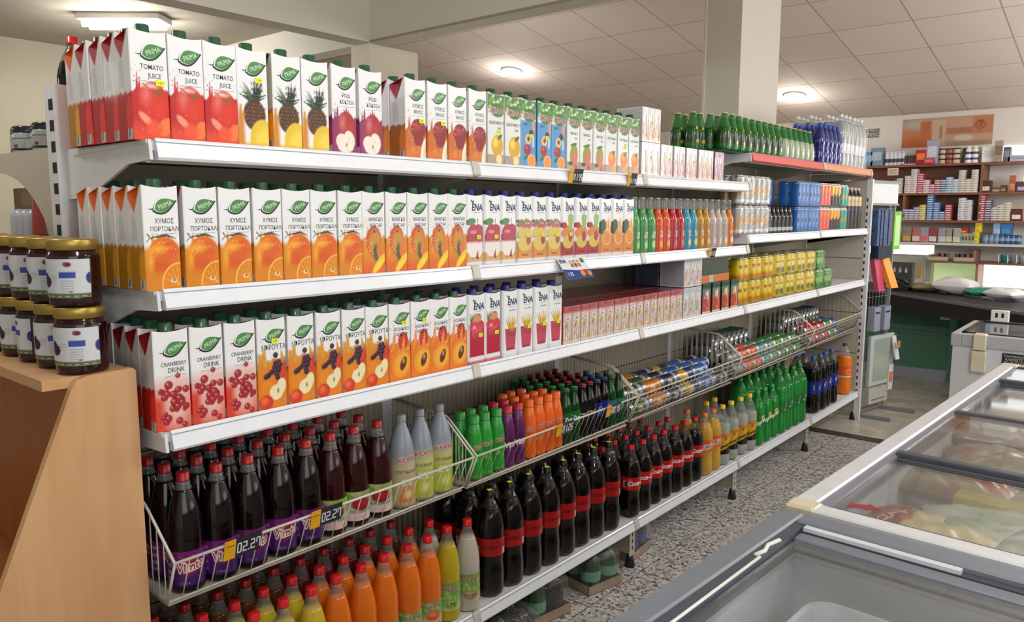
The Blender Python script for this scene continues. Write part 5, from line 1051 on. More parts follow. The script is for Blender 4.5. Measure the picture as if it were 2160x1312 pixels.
for i in range(3): place(LB, (-2.42-i*.052, .828, 1.389), 'white round-topped lotion bottle, %s from right, left of the red bottle' % ORD[i], 'white lotion bottles')
def boxthing(name, label, cat, loc, size, body, faces=(), rz=0, group=None, body_name='box_body', b=.002):
    t = thing(name, label, cat, loc, rz, group); sx, sy, sz = size
    m = MB(); m.bbox((-sx/2, -sy/2, 0), (sx/2, sy/2, sz), body, b=b); part(body_name, m, t)
    for nm, u0, u1, v0, v1, mt in faces:
        f = MB(); f.box((-sx/2+sx*u0, -sy/2-.0009, sz*v0), (-sx/2+sx*u1, -sy/2-.0001, sz*v1), mt); part(nm, f, t)
    return t
for i in range(3):
    boxthing('snack_tray', 'brown printed tray box high on the rear shelf, %s layer' % LAYN[i], 'box', (-2.56, .96, 1.389+.07*i), (.34, .16, .068), mat('brown_printed_tray', '8c7660', .5, vary=.4, scale=18), [('tray_label', .2, .8, .2, .8, mat('tan_label', 'a58c68', .5, vary=.3))], group='stacked tray boxes')
place(B['coke'], (-2.40, .950, 1.685), 'lone dark soda bottle with red cap behind the end post on rear shelf', rz=-.3, scale=(1, 1, 1.04))
# orange carton glimpsed behind the fourth tomato carton is part of the top row

# ------------------------------------------------------------------ price tags
TAGD = mat('tag_display', '23262e', .3, coat=.4); TAGY = mat('tag_yellow', 'e2a81c', .4)
SEG = {'0': 'abcdef', '1': 'bc', '2': 'abged', '7': 'abcf', '5': 'afgcd', '.': ''}
def digits(m, txt, x, z, h, ink):
    w = h*.44; tk = h*.11
    S7 = {'a': (0, h-tk, w, h), 'g': (0, h/2-tk/2, w, h/2+tk/2), 'd': (0, 0, w, tk), 'f': (0, h/2, tk, h), 'b': (w-tk, h/2, w, h), 'e': (0, 0, tk, h/2), 'c': (w-tk, 0, w, h/2)}
    for ch in txt:
        if ch == '.': m.box((.0021, x, z), (.0027, x+tk, z+tk), ink); x += tk*2; continue
        for s in SEG[ch]: a, b, c, d = S7[s]; m.box((.0021, x+a, z+b), (.0027, x+c, z+d), ink)
        x += w+tk*1.1
def pricetag(y, z, x, txt, label, w=.105, h=.040, tilt=0, ry=radians(12)):
    t = thing('price_tag', label, 'price tag', (x, y, z), 0, 'black and yellow price tags', rot=(tilt, ry, 0))
    m = MB(); m.box((0, 0, -h/2), (.002, w*.30, h/2), TAGY); m.box((.002, w*.04, h*.18), (.0024, w*.26, h*.24), mat('tag_small_print', '8a6a1c', .5)); part('yellow_panel', m, t)
    m = MB(); m.box((0, w*.30, -h/2), (.002, w, h/2), TAGD); part('black_panel', m, t)
    m = MB(); digits(m, txt, w*.34, -h*.30, min(h*.6, w*.66/2.45), mat('tag_white_digits', 'e8ecf2', .5)); part('digits', m, t)
pricetag(.905, .737, FX+.006, '02.27', 'price tag reading 02.27 clipped nearest on the first basket', w=.098, h=.050)
pricetag(1.148, .737, FX+.006, '02.27', 'second price tag reading 02.27 on the first basket', w=.098, h=.050)
pricetag(2.215, .742, FX+.006, '01.25', 'price tag on the second basket below the cola bottles', w=.10, h=.048)
pricetag(2.545, .748, FX+.006, '00.75', 'price tag at the right end of the second basket', w=.10, h=.048)
pricetag(2.262, ZT-.024, FX+.013, '01.75', 'price tag on the top rail under the mango cartons', w=.082, h=.050)
pricetag(2.655, ZT-.024, FX+.013, '01.75', 'price tag on the top rail under the orange-fruit cartons', w=.066, h=.050)
pricetag(3.385, Z2-.022, FX+.013, '01.25', 'price tag on the second rail under the amber bottles', w=.075, h=.044)
# leaflet hung on the second rail
def Pl(x, z): return (x*0+.0006, x, z)
t = thing('leaflet', 'folded white and blue fruit drink leaflet hanging over second rail', 'leaflet', (FX+.014, 2.205, 1.352), rot=(radians(0), radians(-38), radians(0)))
m = MB(); m.box((-.0005, 0, -.070), (.0005, .165, .02), INKP, 'e4e7ee'); part('paper', m, t)
m = MB(); m.box((.0005, 0, -.070), (.0009, .165, -.036), INKP, '2c4f9c'); m.flat([(0, -.036), (.085, -.036), (0, -.028)], INKP, '2c4f9c', lambda x, z: (x*0+.0009, x, z))
PT = lambda x, z: (x*0+.0012, x, z)
m.text('ENA', .022, INKP, '24366f', PT, (.026, .004), sx=.9, bold=.03); m.text('1.75', .02, INKP, 'f0f2f6', PT, (.03, -.052), bold=.02)
for k in range(3):
    m.flat([(.062+k*.022, -.022), (.077+k*.022, -.022), (.077+k*.022, .006), (.062+k*.022, .006)], INKP, ['b8624a', '8a3a3c', 'c8803c'][k], PT); m.flat([(.065+k*.022, -.008), (.074+k*.022, -.008), (.074+k*.022, .002), (.065+k*.022, .002)], INKP, 'e8d8c8', lambda x, z: (x*0+.0014, x, z))
for cx_, cz_, r_, col in ((.105, -.050, .013, 'e8a02c'), (.128, -.046, .012, 'c83c3c'), (.146, -.052, .012, 'd8a83c'), (.143, .004, .011, '4c8a54')): m.flat([(cx_+r_*cos(a), cz_+r_*sin(a)) for a in np.linspace(0, 6.0, 14)], INKP, col, PT)
part('leaflet_print', m, t)

# ------------------------------------------------------------------ trays of bottles under the base shelf
CARD = mat('cardboard', 'a08a78', .75, vary=.1, scale=25)
def undertray(x, y, rz, label, cols, w=.20, d=.26):
    t = thing('bottle_tray', label, 'bottle tray', (x, y, 0), rz, 'wrapped bottle trays on the floor')
    m = MB(); m.box((-d, 0, 0), (0, w, .004), CARD)
    for a, b in (((-.003, 0, 0), (0, w, .038)), ((-d, 0, 0), (-d+.003, w, .038)), ((-d, 0, 0), (0, .003, .038)), ((-d, w-.003, 0), (0, w, .038))): m.box(a, b, CARD)
    part('cardboard_tray', m, t)
    for j in range(3):
        for i in range(2):
            liq, lc = cols[(i+j) % len(cols)]
            b = MB(); b.lathe(smooth([(3.2, 0), (4.0, .8), (4.1, 3), (4.0, 9), (3.8, 11), (2.4, 13.8), (1.3, 14.6), (1.3, 15.2)], 3), liq, 18); o = part('tray_bottle', b, t); o.location = (-.045-j*.085, .052+i*.093, .004)
            l = MB(); l.lathe([(.0412, .045), (.0412, .085)], lc, 18, cap=False); part('bottle_label', l, o)
    part('shrink_wrap', MB().bbox((-d-.002, -.002, .010), (.002, w+.002, .158), FILM, b=.02), t)
GL_ = (L_grd, mat('pale_green_label', '6a9a84', .5)); BL_ = (L_coke, mat('blue_label', '2c3c8c', .5)); KL_ = (L_coke, mat('black_label', '1c1c20', .5))
undertray(-1.645, 2.465, radians(-12), 'wrapped tray of green bottles on floor beside the middle leg', [GL_], w=.19)
undertray(-1.66, 2.125, radians(-8), 'wrapped tray of green bottles on floor, left of its neighbour', [GL_, KL_])
undertray(-1.67, 2.845, radians(6), 'wrapped tray of dark bottles with blue labels right of the leg', [BL_], w=.20)
undertray(-1.60, 1.835, radians(-15), 'wrapped tray of black bottles on floor at lower picture edge', [KL_])

# ------------------------------------------------------------------ chest freezers
FRW = mat('freezer_white', 'd5d8e0', .35, coat=.2); FRG = mat('freezer_grey_rail', '7d8290', .35, coat=.2); FRD = mat('freezer_dark_rail', '4c505b', .4); FRI = mat('freezer_liner', 'dbe1ea', .45, bump=.1, scale=8); FRB = mat('freezer_blue_grey', '767d89', .4)
CRM = mat('cream_corner', 'd6cfb8', .4)
def freezer(label, loc, rz, w, l, frame, bars, h=.88, inner=.56, kind=0):
    t = thing('chest_freezer', label, 'freezer', loc, rz); k = .045
    m = MB()
    for lo, hi in (((0, 0, .06), (k, l, h-.07)), ((w-k, 0, .06), (w, l, h-.07)), ((k, 0, .06), (w-k, k, h-.07)), ((k, l-k, .06), (w-k, l, h-.07)), ((k, k, .06), (w-k, l-k, .10))): m.box(lo, hi, FRW)
    part('cabinet', m, t)
    m = MB(); i = k+.002; f = .10+inner*0
    for lo, hi in (((k, k, .10), (i, l-k, h-.08)), ((w-i, k, .10), (w-k, l-k, h-.08)), ((k, k, .10), (w-k, i, h-.08)), ((k, l-i, .10), (w-k, l-k, h-.08)), ((k, k, .30), (w-k, l-k, .31))): m.box(lo, hi, FRI)
    part('liner', m, t)
    m = MB(); o = .01; fw = .040
    for lo, hi in (((-o, -o, h-.07), (fw, l+o, h)), ((w-fw, -o, h-.07), (w+o, l+o, h)), ((fw, -o, h-.07), (w-fw, fw, h)), ((fw, l-fw, h-.07), (w-fw, l+o, h))): m.bbox(lo, hi, frame, b=.004)
    part('top_frame', m, t)
    if kind != 2:
        m = MB(); g = fw+.022
        for lo, hi in (((fw, fw, h-.05), (g, l-fw, h-.006)), ((w-g, fw, h-.05), (w-fw, l-fw, h-.006)), ((g, fw, h-.05), (w-g, g, h-.012)), ((g, l-g, h-.05), (w-g, l-fw, h-.012))): m.box(lo, hi, FRG if kind == 1 else FRD)
        part('inner_rail', m, t)
    return t, h, fw
# second freezer: white frame, four sliding glass lids
t, h, fw = freezer('long white chest freezer with four sliding glass lids beside the aisle', (-.592, 1.700, 0), radians(-2.9), .74, 2.24, FRW, [], kind=1)
for (x0, y0) in ((-.012, -.012), (-.012, 2.24-.05)):
    m = MB(); m.bbox((x0, y0, h-.072), (x0+.07, y0+.06, h+.003), CRM, b=.006); part('corner_cap', m, t)
ed = [.045, .565, 1.185, 1.84, 2.20]
for i in range(4):
    y0, y1 = ed[i]-.01, ed[i+1]+.012; z = h-.010+(.006 if i % 2 else -.006)
    m = MB(); m.box((.062, y0, z-.003), (.74-.062, y1, z+.001), GLASS); g = part('glass_lid', m, t)
    for a, b, zz in ((y0, y0+.030, z+.006), (y1-.030, y1, z+.004)): m = MB(); m.bbox((.055, a, z-.008), (.74-.055, b, zz+.002), FRD, b=.003); part('lid_frame', m, g)
m = MB(); m.prism([(.085, .10), (.12, .115), (.12, .105), (.15, .135), (.118, .155), (.118, .145), (.085, .13)], 'z', h-.0145, h-.0142, mat('red_arrow', '9a2c3a', .5)); part('arrow_sticker', m, t)
def bag(label, loc, rz, sx, sy, sz, paint, seed=1, tilt=(0, 0), cat='frozen bag', name='frozen_bag', text=None, mat_=None, wk=1):
    g = np.random.default_rng(seed); ph = g.random(6)*6
    def P(u, v, s):
        e = (np.clip(1-np.abs(2*u-1)**3, 0, 1)*np.clip(1-np.abs(2*v-1)**3, 0, 1))**.5
        wr = wk*(.12*np.sin(u*19+ph[0]+3*v)*np.sin(v*14+ph[1])+.08*np.sin(u*37+v*23+ph[2]))+(1-wk)*.2*np.sin(u*7+ph[3])*np.sin(v*6+ph[4])
        return (u-.5)*sx, (v-.5)*sy, sz*(.5+s*.5*e*(1+wr))
    t = thing(name, label, cat, loc, 0, 'frozen food in the freezer', rot=(tilt[0], tilt[1], rz)); m = MB()
    for s in (1, -1): m.grid(34, 34, lambda u, v, s=s: P(u, v, s), mat_ or INKG, (lambda u, v: (lambda c: (paint(c), c.C)[1])(Cv((u-.5)*2*10, (v-.5)*2*10))))
    part('bag_body', m, t)
    if text:
        tx, size, at, col, rot = text; tm = MB()
        V, F = glyphs(tx, 'CENTER', .01); x = V[:, 0]*size; y = V[:, 1]*size; x, y = x*cos(rot)-y*sin(rot)+at[0], x*sin(rot)+y*cos(rot)+at[1]
        z = P(x/sx+.5, y/sy+.5, 1)[2]+.003; tm.add(np.stack([x, y, z], 1), F, INKG, col); part('bag_lettering', tm, t)
    return t
def pb(a, b, k): 
    def f(c):
        c.mix(np.ones(len(c.X)), a); g = np.random.default_rng(k)
        for _ in range(6): c.ell(g.uniform(-8, 8), g.uniform(-8, 8), g.uniform(1, 5), g.uniform(1, 4), b, 1, g.random()*3, a=.7)
        for j in range(12): c.rect(-6, 5, -8+j*.7, -8+j*.7+.2, '9a9c98', .1, a=.5)
    return f
def p_classic(c): c.mix(np.ones(len(c.X)), 'd2c39a'); c.mix(.5-(c.X+2.5+.04*(c.Z+4)**2*.4)/.4, '9c3a30'); c.rect(-10, -8.5, -10, 10, 'c9ccc8', .3); c.rect(8.5, 10, -10, 10, 'c9ccc8', .3); c.blobs(10, 0, 8, -8, 8, .6, 1.6, 'dccfa4', 3, soft=.6)
zf = .60
bag('yellow and red bag reading CLASSIC nearest in the long freezer', (-.36, 1.955, .745), radians(-14), .32, .24, .07, p_classic, 2, text=('CLASSIC', .032, (-.075, -.01), 'e8d8a8', radians(82)))
bag('clear bag of white packets behind the CLASSIC bag', (-.22, 2.08, .76), radians(15), .34, .22, .06, pb('c0c4b8', '9ab09a', 3), 3)
bag('white printed bag at right in nearest freezer section', (-.09, 1.93, .76), radians(80), .32, .26, .08, pb('c8cac4', '8fb09c', 4), 4)
bag('clear crumpled bag near the left freezer wall', (-.42, 2.04, .66), radians(80), .24, .14, .06, pb('b4b4ac', 'c8c8c2', 5), 5)
bag('white bag with green print at right freezer wall', (-.02, 2.16, .74), radians(10), .20, .20, .07, pb('c4c8c0', '6c9c7c', 6), 6)
ytm = mat('olive_yellow_carton', 'a8a040', .5, vary=.2)
boxthing('frozen_box', 'olive yellow box under the first freezer crossbar', 'frozen box', (-.22, 2.20, .76), (.26, .07, .06), ytm, rz=radians(-3), group='frozen food in the freezer')
for i, (x, y, a, b, lb) in enumerate([(-.38, 2.45, 'a89a80', 'b86a5c', 'pale red printed bag in the second freezer section'), (-.22, 2.62, 'b0a68c', '8c8470', 'beige bag in the middle of the second freezer section'), (-.10, 2.42, 'b8b8ac', 'c8cac8', 'clear shiny bag at the front of second freezer section'), (-.34, 2.74, 'b4aa94', '9c6a5c', 'brownish bag at the back of the second freezer section'), (-.05, 2.72, 'a8a898', '8a9a88', 'grey green bag at right of the second freezer section'),
        (-.40, 3.02, '9a8470', 'b8a080', 'tan bag at left of the third freezer section'), (-.22, 3.2, '907c6c', 'c4b49c', 'brown bag in the middle of the third freezer section'), (-.05, 3.1, 'b4b09c', 'd8d4c0', 'pale bag at right of the third freezer section'), (-.34, 3.38, 'a09480', '7c6c5c', 'dull bag at the back of the third freezer section'),
        (-.35, 3.66, '8c8c7c', 'a8b0a0', 'grey bag at left of the farthest freezer section'), (-.15, 3.72, 'a8ac9c', 'c8ccc0', 'pale bag at right of the farthest freezer section')]):
    bag(lb, (x, y, .72+.012*(i % 3)), radians(37*i), .30, .24, .08, pb(a, b, i+9), i+9)
for i in range(3):
    boxthing('frozen_tub', 'white rounded tub in the third freezer section, %s from left' % ORD[i], 'tub', (-.36+i*.13, 2.95, .79), (.10, .07, .05), mat('white_tub', 'e4e6ea', .3, coat=.4), group='white tubs', b=.012)
# nearest freezer
t, h, fw = freezer('open blue-grey chest freezer nearest the camera at lower right', (-.678, -.10, 0), radians(-2.9), .74, 1.755, FRB, [], kind=0)
m = MB(); m.box((.066, .30, h-.022), (.74-.066, 1.69, h-.018), GLASS); g = part('glass_lid', m, t)
m = MB(); m.bbox((.062, 1.655, h-.040), (.74-.062, 1.692, h-.014), FRB, b=.003); part('lid_frame', m, g); m = MB(); m.box((.066, 1.695, h-.0119), (.36, 1.712, h-.004), mat('pale_seal', 'cfd8e2', .5)); part('pale_seal', m, t)
m = MB(); m.tube([(.066, .3, h-.004), (.066, 1.1, h-.004), (.062, 1.50, h-.004)], .003, mat('white_gasket', 'dfe2e0', .6)); part('gasket', m, t)
m = MB(); m.tube([(.052, 1.50, h-.004), (.058, 1.53, h-.003), (.050, 1.56, h-.004), (.057, 1.60, h-.004)], .0045, mat('white_gasket', 'dfe2e0', .6)); part('peeling_seal', m, t)
TUB = mat('white_translucent_plastic', 'dfe4ec', .35, coat=.2)
def tub(label, loc, rz, sx, sy, sz):
    t = thing('storage_tub', label, 'tub', loc, rz); m = MB(); n = 10
    def ring(s, z):
        r = .05; P = []
        for cx_, cy_, a0 in ((sx/2-r, sy/2-r, 0), (-sx/2+r, sy/2-r, 90), (-sx/2+r, -sy/2+r, 180), (sx/2-r, -sy/2+r, 270)):
            for k in range(5): a = radians(a0+22.5*k); P.append(((cx_+r*cos(a))*s, (cy_+r*sin(a))*s, z))
        return P
    R = [ring(.86, 0), ring(.97, sz*.9), ring(1.03, sz*.92), ring(1.03, sz), ring(.98, sz), ring(.94, sz*.9), ring(.84, .006)]; V = sum(R, []); k = 20
    F = [tuple(range(k-1, -1, -1)), tuple(range(6*k, 7*k))]+[(j*k+i, j*k+(i+1) % k, (j+1)*k+(i+1) % k, (j+1)*k+i) for j in range(6) for i in range(k)]
    m.add(V, F, TUB, smooth=False); part('tub_body', m, t); return t
tub('white plastic tub with blue contents in the nearest freezer', (-.26, 1.305, .312), radians(-3), .46, .46, .44)
bag('blue frosty bundle lying in the white tub', (-.34, 1.40, .66), radians(20), .20, .22, .10, lambda c: (c.mix(np.ones(len(c.X)), '5a6a94'), c.blobs(10, -9, 9, -9, 9, 1, 3, '8a98b8', 3, soft=1)), 31)
bag('white wrapped packet beside the blue bundle in the tub', (-.19, 1.38, .66), radians(-25), .20, .16, .08, pb('b8bcc4', 'a0a6b4', 7), 32)
t = thing('frozen_tub', 'round white tub at left wall of the nearest freezer', 'tub', (-.545, 1.33, .312)); m = MB(); m.lathe([(0, 0), (.038, 0), (.044, .38), (.047, .382), (.047, .395), (0, .398)], TUB, 28); part('tub_body', m, t)
# third freezer, across the end of the row
t, h, fw = freezer('grey-topped chest freezer with cream latch beyond the long freezer', (-.832, 4.79, 0), 0, .95, .64, mat('freezer_pale_grey', 'b2b5bc', .4), [], kind=2)
m = MB(); m.box((.045, .045, h+.001), (.90, .59, h+.004), GLASS); g = part('glass_lid', m, t)
m = MB(); 
for lo, hi in (((.035, .035, h), (.06, .60, h+.010)), ((.035, .575, h), (.91, .60, h+.010)), ((.035, .035, h), (.91, .05, h+.006))): m.box(lo, hi, BLACKP)
part('lid_seal', m, g)
m = MB(); m.bbox((.095, -.03, h-.20), (.165, -.002, h-.085), CRM, b=.004); m.bbox((.10, -.032, h-.08), (.16, .04, h+.006), CRM, b=.004); part('latch', m, t)
m = MB(); m.box((.235, -.004, h-.150), (.345, -.001, h-.085), mat('black_label', '1c1c20', .5)); pl = lambda x, z: (x, x*0-.005, z)
for i, s in enumerate(('ΠΑΡΑΚΑΛΩ', 'ΚΛΕΙΝΕΤΕ', 'ΤΟ ΨΥΓΕΙΟ')): m.text(s, .017, INKP, 'd8d8d8', pl, (.29, h-.100-i*.017), bold=.01)
part('black_notice', m, t)
bag('blue frozen packet under the glass of the far freezer', (-.5, 5.15, .66), .3, .3, .24, .07, pb('7c98b0', 'a8b8c0', 21), 41)
boxthing('socket_box', 'white twin socket box standing at the back corner of the far freezer', 'socket box', (-.70, 5.40, .885), (.09, .05, .07), mat('white_socket', 'd8dad8', .4), [('socket_hole', .25, .4, .4, .8, BLACKP), ('socket_hole', .6, .75, .4, .8, BLACKP)])
# ------------------------------------------------------------------ wall shelving and counter at the far end
WS = thing('wall_shelving', 'brown wooden wall shelves behind the counter at far end', 'shelving'); yF, yB = 9.0, 9.295
m = MB(); m.box((-2.75, yB-.008, 1.44), (-1.40, yB, 2.02), wood_mat('reddish_back_board', '7e4e3c', '8a5845', .5)); part('back_board', m, WS)
for z, x0, x1, th in ((2.03, -2.75, -.3, .022), (1.735, -2.75, -.3, .020), (1.457, -2.75, -.3, .022)):
    m = MB(); m.box((x0, yF, z-th), (x1, yB-.009, z), WOODD); part('shelf_board', m, WS)
m = MB(); m.box((-2.75, yF-.05, 1.205), (-.3, yB, 1.228), mat('pale_stone_ledge', 'c9c4c0', .4)); part('ledge', m, WS)
m = MB(); m.box((-1.87, yF-.02, 1.022), (-.3, yB, 1.043), WOODD); part('shelf_board', m, WS)
for x, z0, z1 in ((-2.115, 1.457, 1.715), (-1.42, 1.457, 2.008), (-1.40, .80, 1.022), (-1.43, 1.043, 1.16)):
    m = MB(); m.box((x-.012, yF+.003, z0+.001), (x+.012, yB-.01, z1-.001), WOODD if z0 > 1.1 else wood_mat('light_upright', '9a6a4c', 'a8785a')); part('upright', m, WS)
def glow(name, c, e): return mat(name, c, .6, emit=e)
m = MB(); m.box((-1.84, 9.27, .70), (-1.42, 9.298, 1.02), glow('pale_green_backlit_panel', 'c3d89c', .55)); tag(part('backlit_panel', m), 'pale green backlit panel under the wall shelves behind the counter', 'panel')
m = MB(); m.box((-1.38, 9.28, .78), (-.3, 9.30, 1.02), glow('daylit_glass', 'f4f6f6', 1.6)); struct('window_1', m)
m = MB(); m.box((-1.03, 9.285, 1.50), (-.3, 9.30, 1.68), glow('daylit_glass', 'f4f6f6', 1.6)); m.box((-1.10, 9.285, 1.78), (-.3, 9.30, 2.0), MATS['daylit_glass']); m.box((-1.30, 9.285, 2.05), (-.3, 9.30, 2.20), MATS['daylit_glass']); struct('window_2', m)
m = MB(); m.box((-2.1, 9.285, 2.035), (-1.32, 9.299, 2.20), mat('light_green_board', 'a9bd88', .6)); tag(part('green_board', m), 'light green board standing behind goods on the top wall shelf', 'board')
# poster and notices
m = MB()
def p_poster(u, v):
    c = Cv(u*20-10, v*10-5, 'c9a58e'); c.rect(-10, -2.6, -5, 5, 'c58c66', .6); c.ell(-6, 3, 4, 2, 'b9b4a4', 1.5); c.below(-.5, 'c9794c', 1.2, .4, 1.2, slope=.25) if 0 else None
    c.mix(np.clip(.5-(c.Z+1.2-.25*(c.X+6))/1.2, 0, 1)*(c.X < -2.4), 'c97a48')
    c.rect(-5.8, -3.4, -1, 4, 'c47a4e', .3); c.rect(-3.2, -.2, -3, 4.2, 'cdb39e', .3); c.rect(-1.4, -.9, -2.4, 2, 'b08a74', .2); c.rect(0, 10, -1, 1.2, 'b5806a', .5); c.rect(5.6, 10, -.5, 4.6, 'c68a68', .5); c.rect(6.8, 7.8, 1, 3.4, 'b06a4c', .2); c.ring(7.3, 1.8, 1.0, 1.4, .12, '8a5c48', .15)
    c.ell(3.9, -2.4, 2.0, 1.1, 'd3c4b4', .3); c.rect(0, 10, -5, -3.4, 'a99484', .6); c.rect(-10, 10, -5, -4.7, 'b58a6c', .2); return c.C
m.grid(60, 30, lambda u, v: (-2.245+u*.845, u*0+9.296-.003*np.sin(u*3), 2.226+v*.30-.0*u), INKP, p_poster, smooth=False); tag(part('poster', m), 'long orange and beige picture poster high on the far wall', 'poster')
m = MB(); m.box((-2.645, 9.292, 2.352), (-2.475, 9.298, 2.455), INKP, 'd8d4cf'); pl = lambda x, z: (x, x*0+9.2915, z)
m.box((-2.640, 9.2915, 2.408), (-2.480, 9.2925, 2.45), INKP, '4a4644'); m.box((-2.640, 9.2915, 2.357), (-2.480, 9.2925, 2.398), INKP, '4a4644')
pl2 = lambda x, z: (x, x*0+9.291, z); m.text('ΥΠΗΡΕΣΙΑ', .036, INKP, 'e2dfda', pl2, (-2.56, 2.429), sx=.85, bold=.02); m.text('ΚΑΠΝΙΣΜΑ', .036, INKP, 'e2dfda', pl2, (-2.56, 2.377), sx=.85, bold=.02)
tag(part('wall_notice', m), 'small black and white two-line notice left of the poster', 'notice')
m = MB(); m.box((-2.29, 8.985, 1.925), (-2.185, 8.990, 2.0), INKP, 'e0cfc0'); [m.box((-2.28, 8.9842, 1.94+k*.013), (-2.20, 8.985, 1.945+k*.013), INKP, '8a7a70') for k in range(4)]; tag(part('paper_note', m), 'cream paper note hanging from the top wall shelf edge', 'note')
# small boxes in stacks
KB = {}
def kbox(col):
    if col not in KB:
        m = MB(); m.bbox((-.030, -.045, 0), (.030, .045, .0225), mat('small_box_'+col, col, .4, vary=.1), b=.0015); f = MB(); f.box((-.022, -.0458, .004), (.022, -.0452, .012), mat('box_print', 'e4e0dc', .5)); f.box((-.022, -.0458, .014), (-.004, -.0452, .018), mat('box_dark_print', '4a4048', .5))
        KB[col] = proto('cigarette_box', 'box', ('box_body', m), ('box_print', f))
    return KB[col]
CNM = {}
def stacks(items, z, shelfname, Y=9.05):
    for si, (px_, n, col, cn) in enumerate(items):
        p = onY(px_, 400, Y)
        for k in range(n): place(kbox(col), (p.x+random.uniform(-.002, .002), Y+random.uniform(-.003, .003), z+k*.0226), '%s small box, %s from bottom, stack %s, %s' % (cn, ORD[k], ORD[si], shelfname), 'small boxes on the '+shelfname)
stacks([(1884, 3, 'b88ab8', 'mauve'), (1899, 7, 'b4a690', 'beige'), (1916, 8, 'cdb8b6', 'pinkish'), (1929, 11, 'c4bfc0', 'pale grey'), (1942, 9, 'b83850', 'crimson'), (1955, 6, 'cbaeb2', 'rose'), (1967, 4, 'b86a80', 'dusky pink'), (1979, 6, 'a0566a', 'plum'), (1991, 6, '4070a0', 'blue'), (2003, 7, '86aac6', 'sky blue'), (2016, 6, 'a8bccb', 'pale blue'), (2029, 10, 'b4b4a6', 'khaki'), (2042, 6, 'c4bba6', 'cream'), (2056, 10, 'c4bcbc', 'light grey')], 1.736, 'upper brown shelf')
stacks([(1887, 8, '6888a4', 'slate blue'), (1915, 5, '8088b4', 'lavender'), (1927, 5, '8c84ae', 'violet grey'), (1938, 6, '8a88a8', 'greyish'), (1951, 7, 'd0b838', 'yellow'), (1966, 12, '3c74c0', 'vivid blue'), (1980, 8, '4a78b4', 'mid blue'), (1992, 4, '4c74a8', 'denim blue'), (2005, 7, 'b04a54', 'brick red'), (2033, 10, 'c4c8d0', 'white'), (2047, 9, 'c4c4c8', 'off-white'), (2075, 11, 'a83c52', 'dark red'), (2089, 9, '584a6c', 'dark purple'), (2102, 6, 'a6a6a8', 'grey'), (2115, 7, 'b6b2a2', 'sand'), (2129, 8, 'bcb69e', 'ivory')], 1.458, 'lower brown shelf')
# boxes and bottles on the highest wall shelf
zt = 2.031
def bx(label, px_, w, h, col, Y=9.06, d=.1, z=zt, face=None, name='goods_box', extra=()):
    p = onY(px_, 330, Y); fc = [('printed_panel', .12, .88, .3, .75, mat('panel_'+(face or 'dcdcdc'), face or 'dcdcdc', .5, vary=.25, scale=60))]
    return boxthing(name, label, 'box', (p.x, Y+d/2-.05, z), (w, d, h), mat('goods_'+col, col, .5, vary=.12, scale=25), fc+list(extra))
bx('light blue box leftmost on the top wall shelf', 1834, .10, .15, '5a8cb0', face='8ab0c8'); bx('taller grey blue box on the top wall shelf beside the light blue one', 1852, .12, .19, '6c8aa4', face='a4b4c0')
for i in range(5):
    m = MB(); m.lathe(smooth([(2.2, 0), (2.4, .4), (2.4, 10), (2.2, 12), (1.4, 13), (1.4, 14.5), (0, 14.6)], 2), mat('white_spray_can', 'c9ccd2', .35), 14); m2 = MB(); m2.lathe([(.0243, .03), (.0243, .07)], mat('dark_spray_label', '3c3c50', .4), 14, cap=False)
    if i == 0: SPC = proto('spray_can', 'spray can', ('can_body', m), ('can_label', m2))
    p = onY(1872+i*8.4, 330, 9.05); place(SPC, (p.x, 9.05, zt), 'white spray can, %s from left on the top wall shelf' % ORD[i], 'white spray cans')
for i in range(4): 
    p = onY(1910+i*6.5, 335, 9.05); boxthing('goods_box', 'dark maroon patterned packet, %s from left, top wall shelf' % ORD[i], 'packet', (p.x, 9.06, zt+.012), (.026, .06, .085), mat('maroon_packet', '4a3038', .5, vary=.5, scale=60), group='maroon packets', rz=.3)
bx('flat red display box on the top wall shelf', 1922, .16, .012, 'b8242c'); bx('bright red patterned box on the top wall shelf', 1945, .10, .15, 'b02028', face='e07a3c', z=zt); bx('tall lilac grey box standing at middle of top wall shelf', 1968, .11, .24, '9a9cb8', face='c4c8d4'); bx('low red box under the lilac box front', 1962, .09, .055, 'c03848', Y=8.99-.0, d=.05, face='d86a70')
for L in range(3):
    for i, (c_, n_) in enumerate((('c4b090', 'cream'), ('a05a50', 'rusty red'), ('cbb898', 'pale cream'))):
        p = onY(1988+i*15, 330, 9.06); m = MB(); m.lathe([(0, 0), (.030, 0), (.033, .004), (.033, .036), (.030, .040)], mat('small_jar_'+c_, c_, .35), 16); m2 = MB(); m2.lathe([(.0335, .038), (.0335, .050), (0, .051)], mat('dark_jar_lid', '3a2420', .35), 16)
        if L == 0: KB['j'+c_] = proto('small_jar', 'jar', ('jar_body', m), ('jar_lid', m2))
        place(KB['j'+c_], (p.x, 9.06, zt+L*.0515), '%s small jar with dark lid, %s layer, top wall shelf' % (n_, LAYN[L]), 'small dark-lidded jars')
m = MB(); m.lathe(smooth([(1.8, 0), (2.0, .4), (2.0, 11), (1.5, 13), (1.3, 15), (0, 15.2)], 2), mat('dark_bottle', '28241f', .3), 14); t = thing('lotion_bottle', 'dark slim bottle beside the small jars, top wall shelf', 'bottle', (onY(2034, 330, 9.06).x, 9.06, zt)); part('bottle_body', m, t)
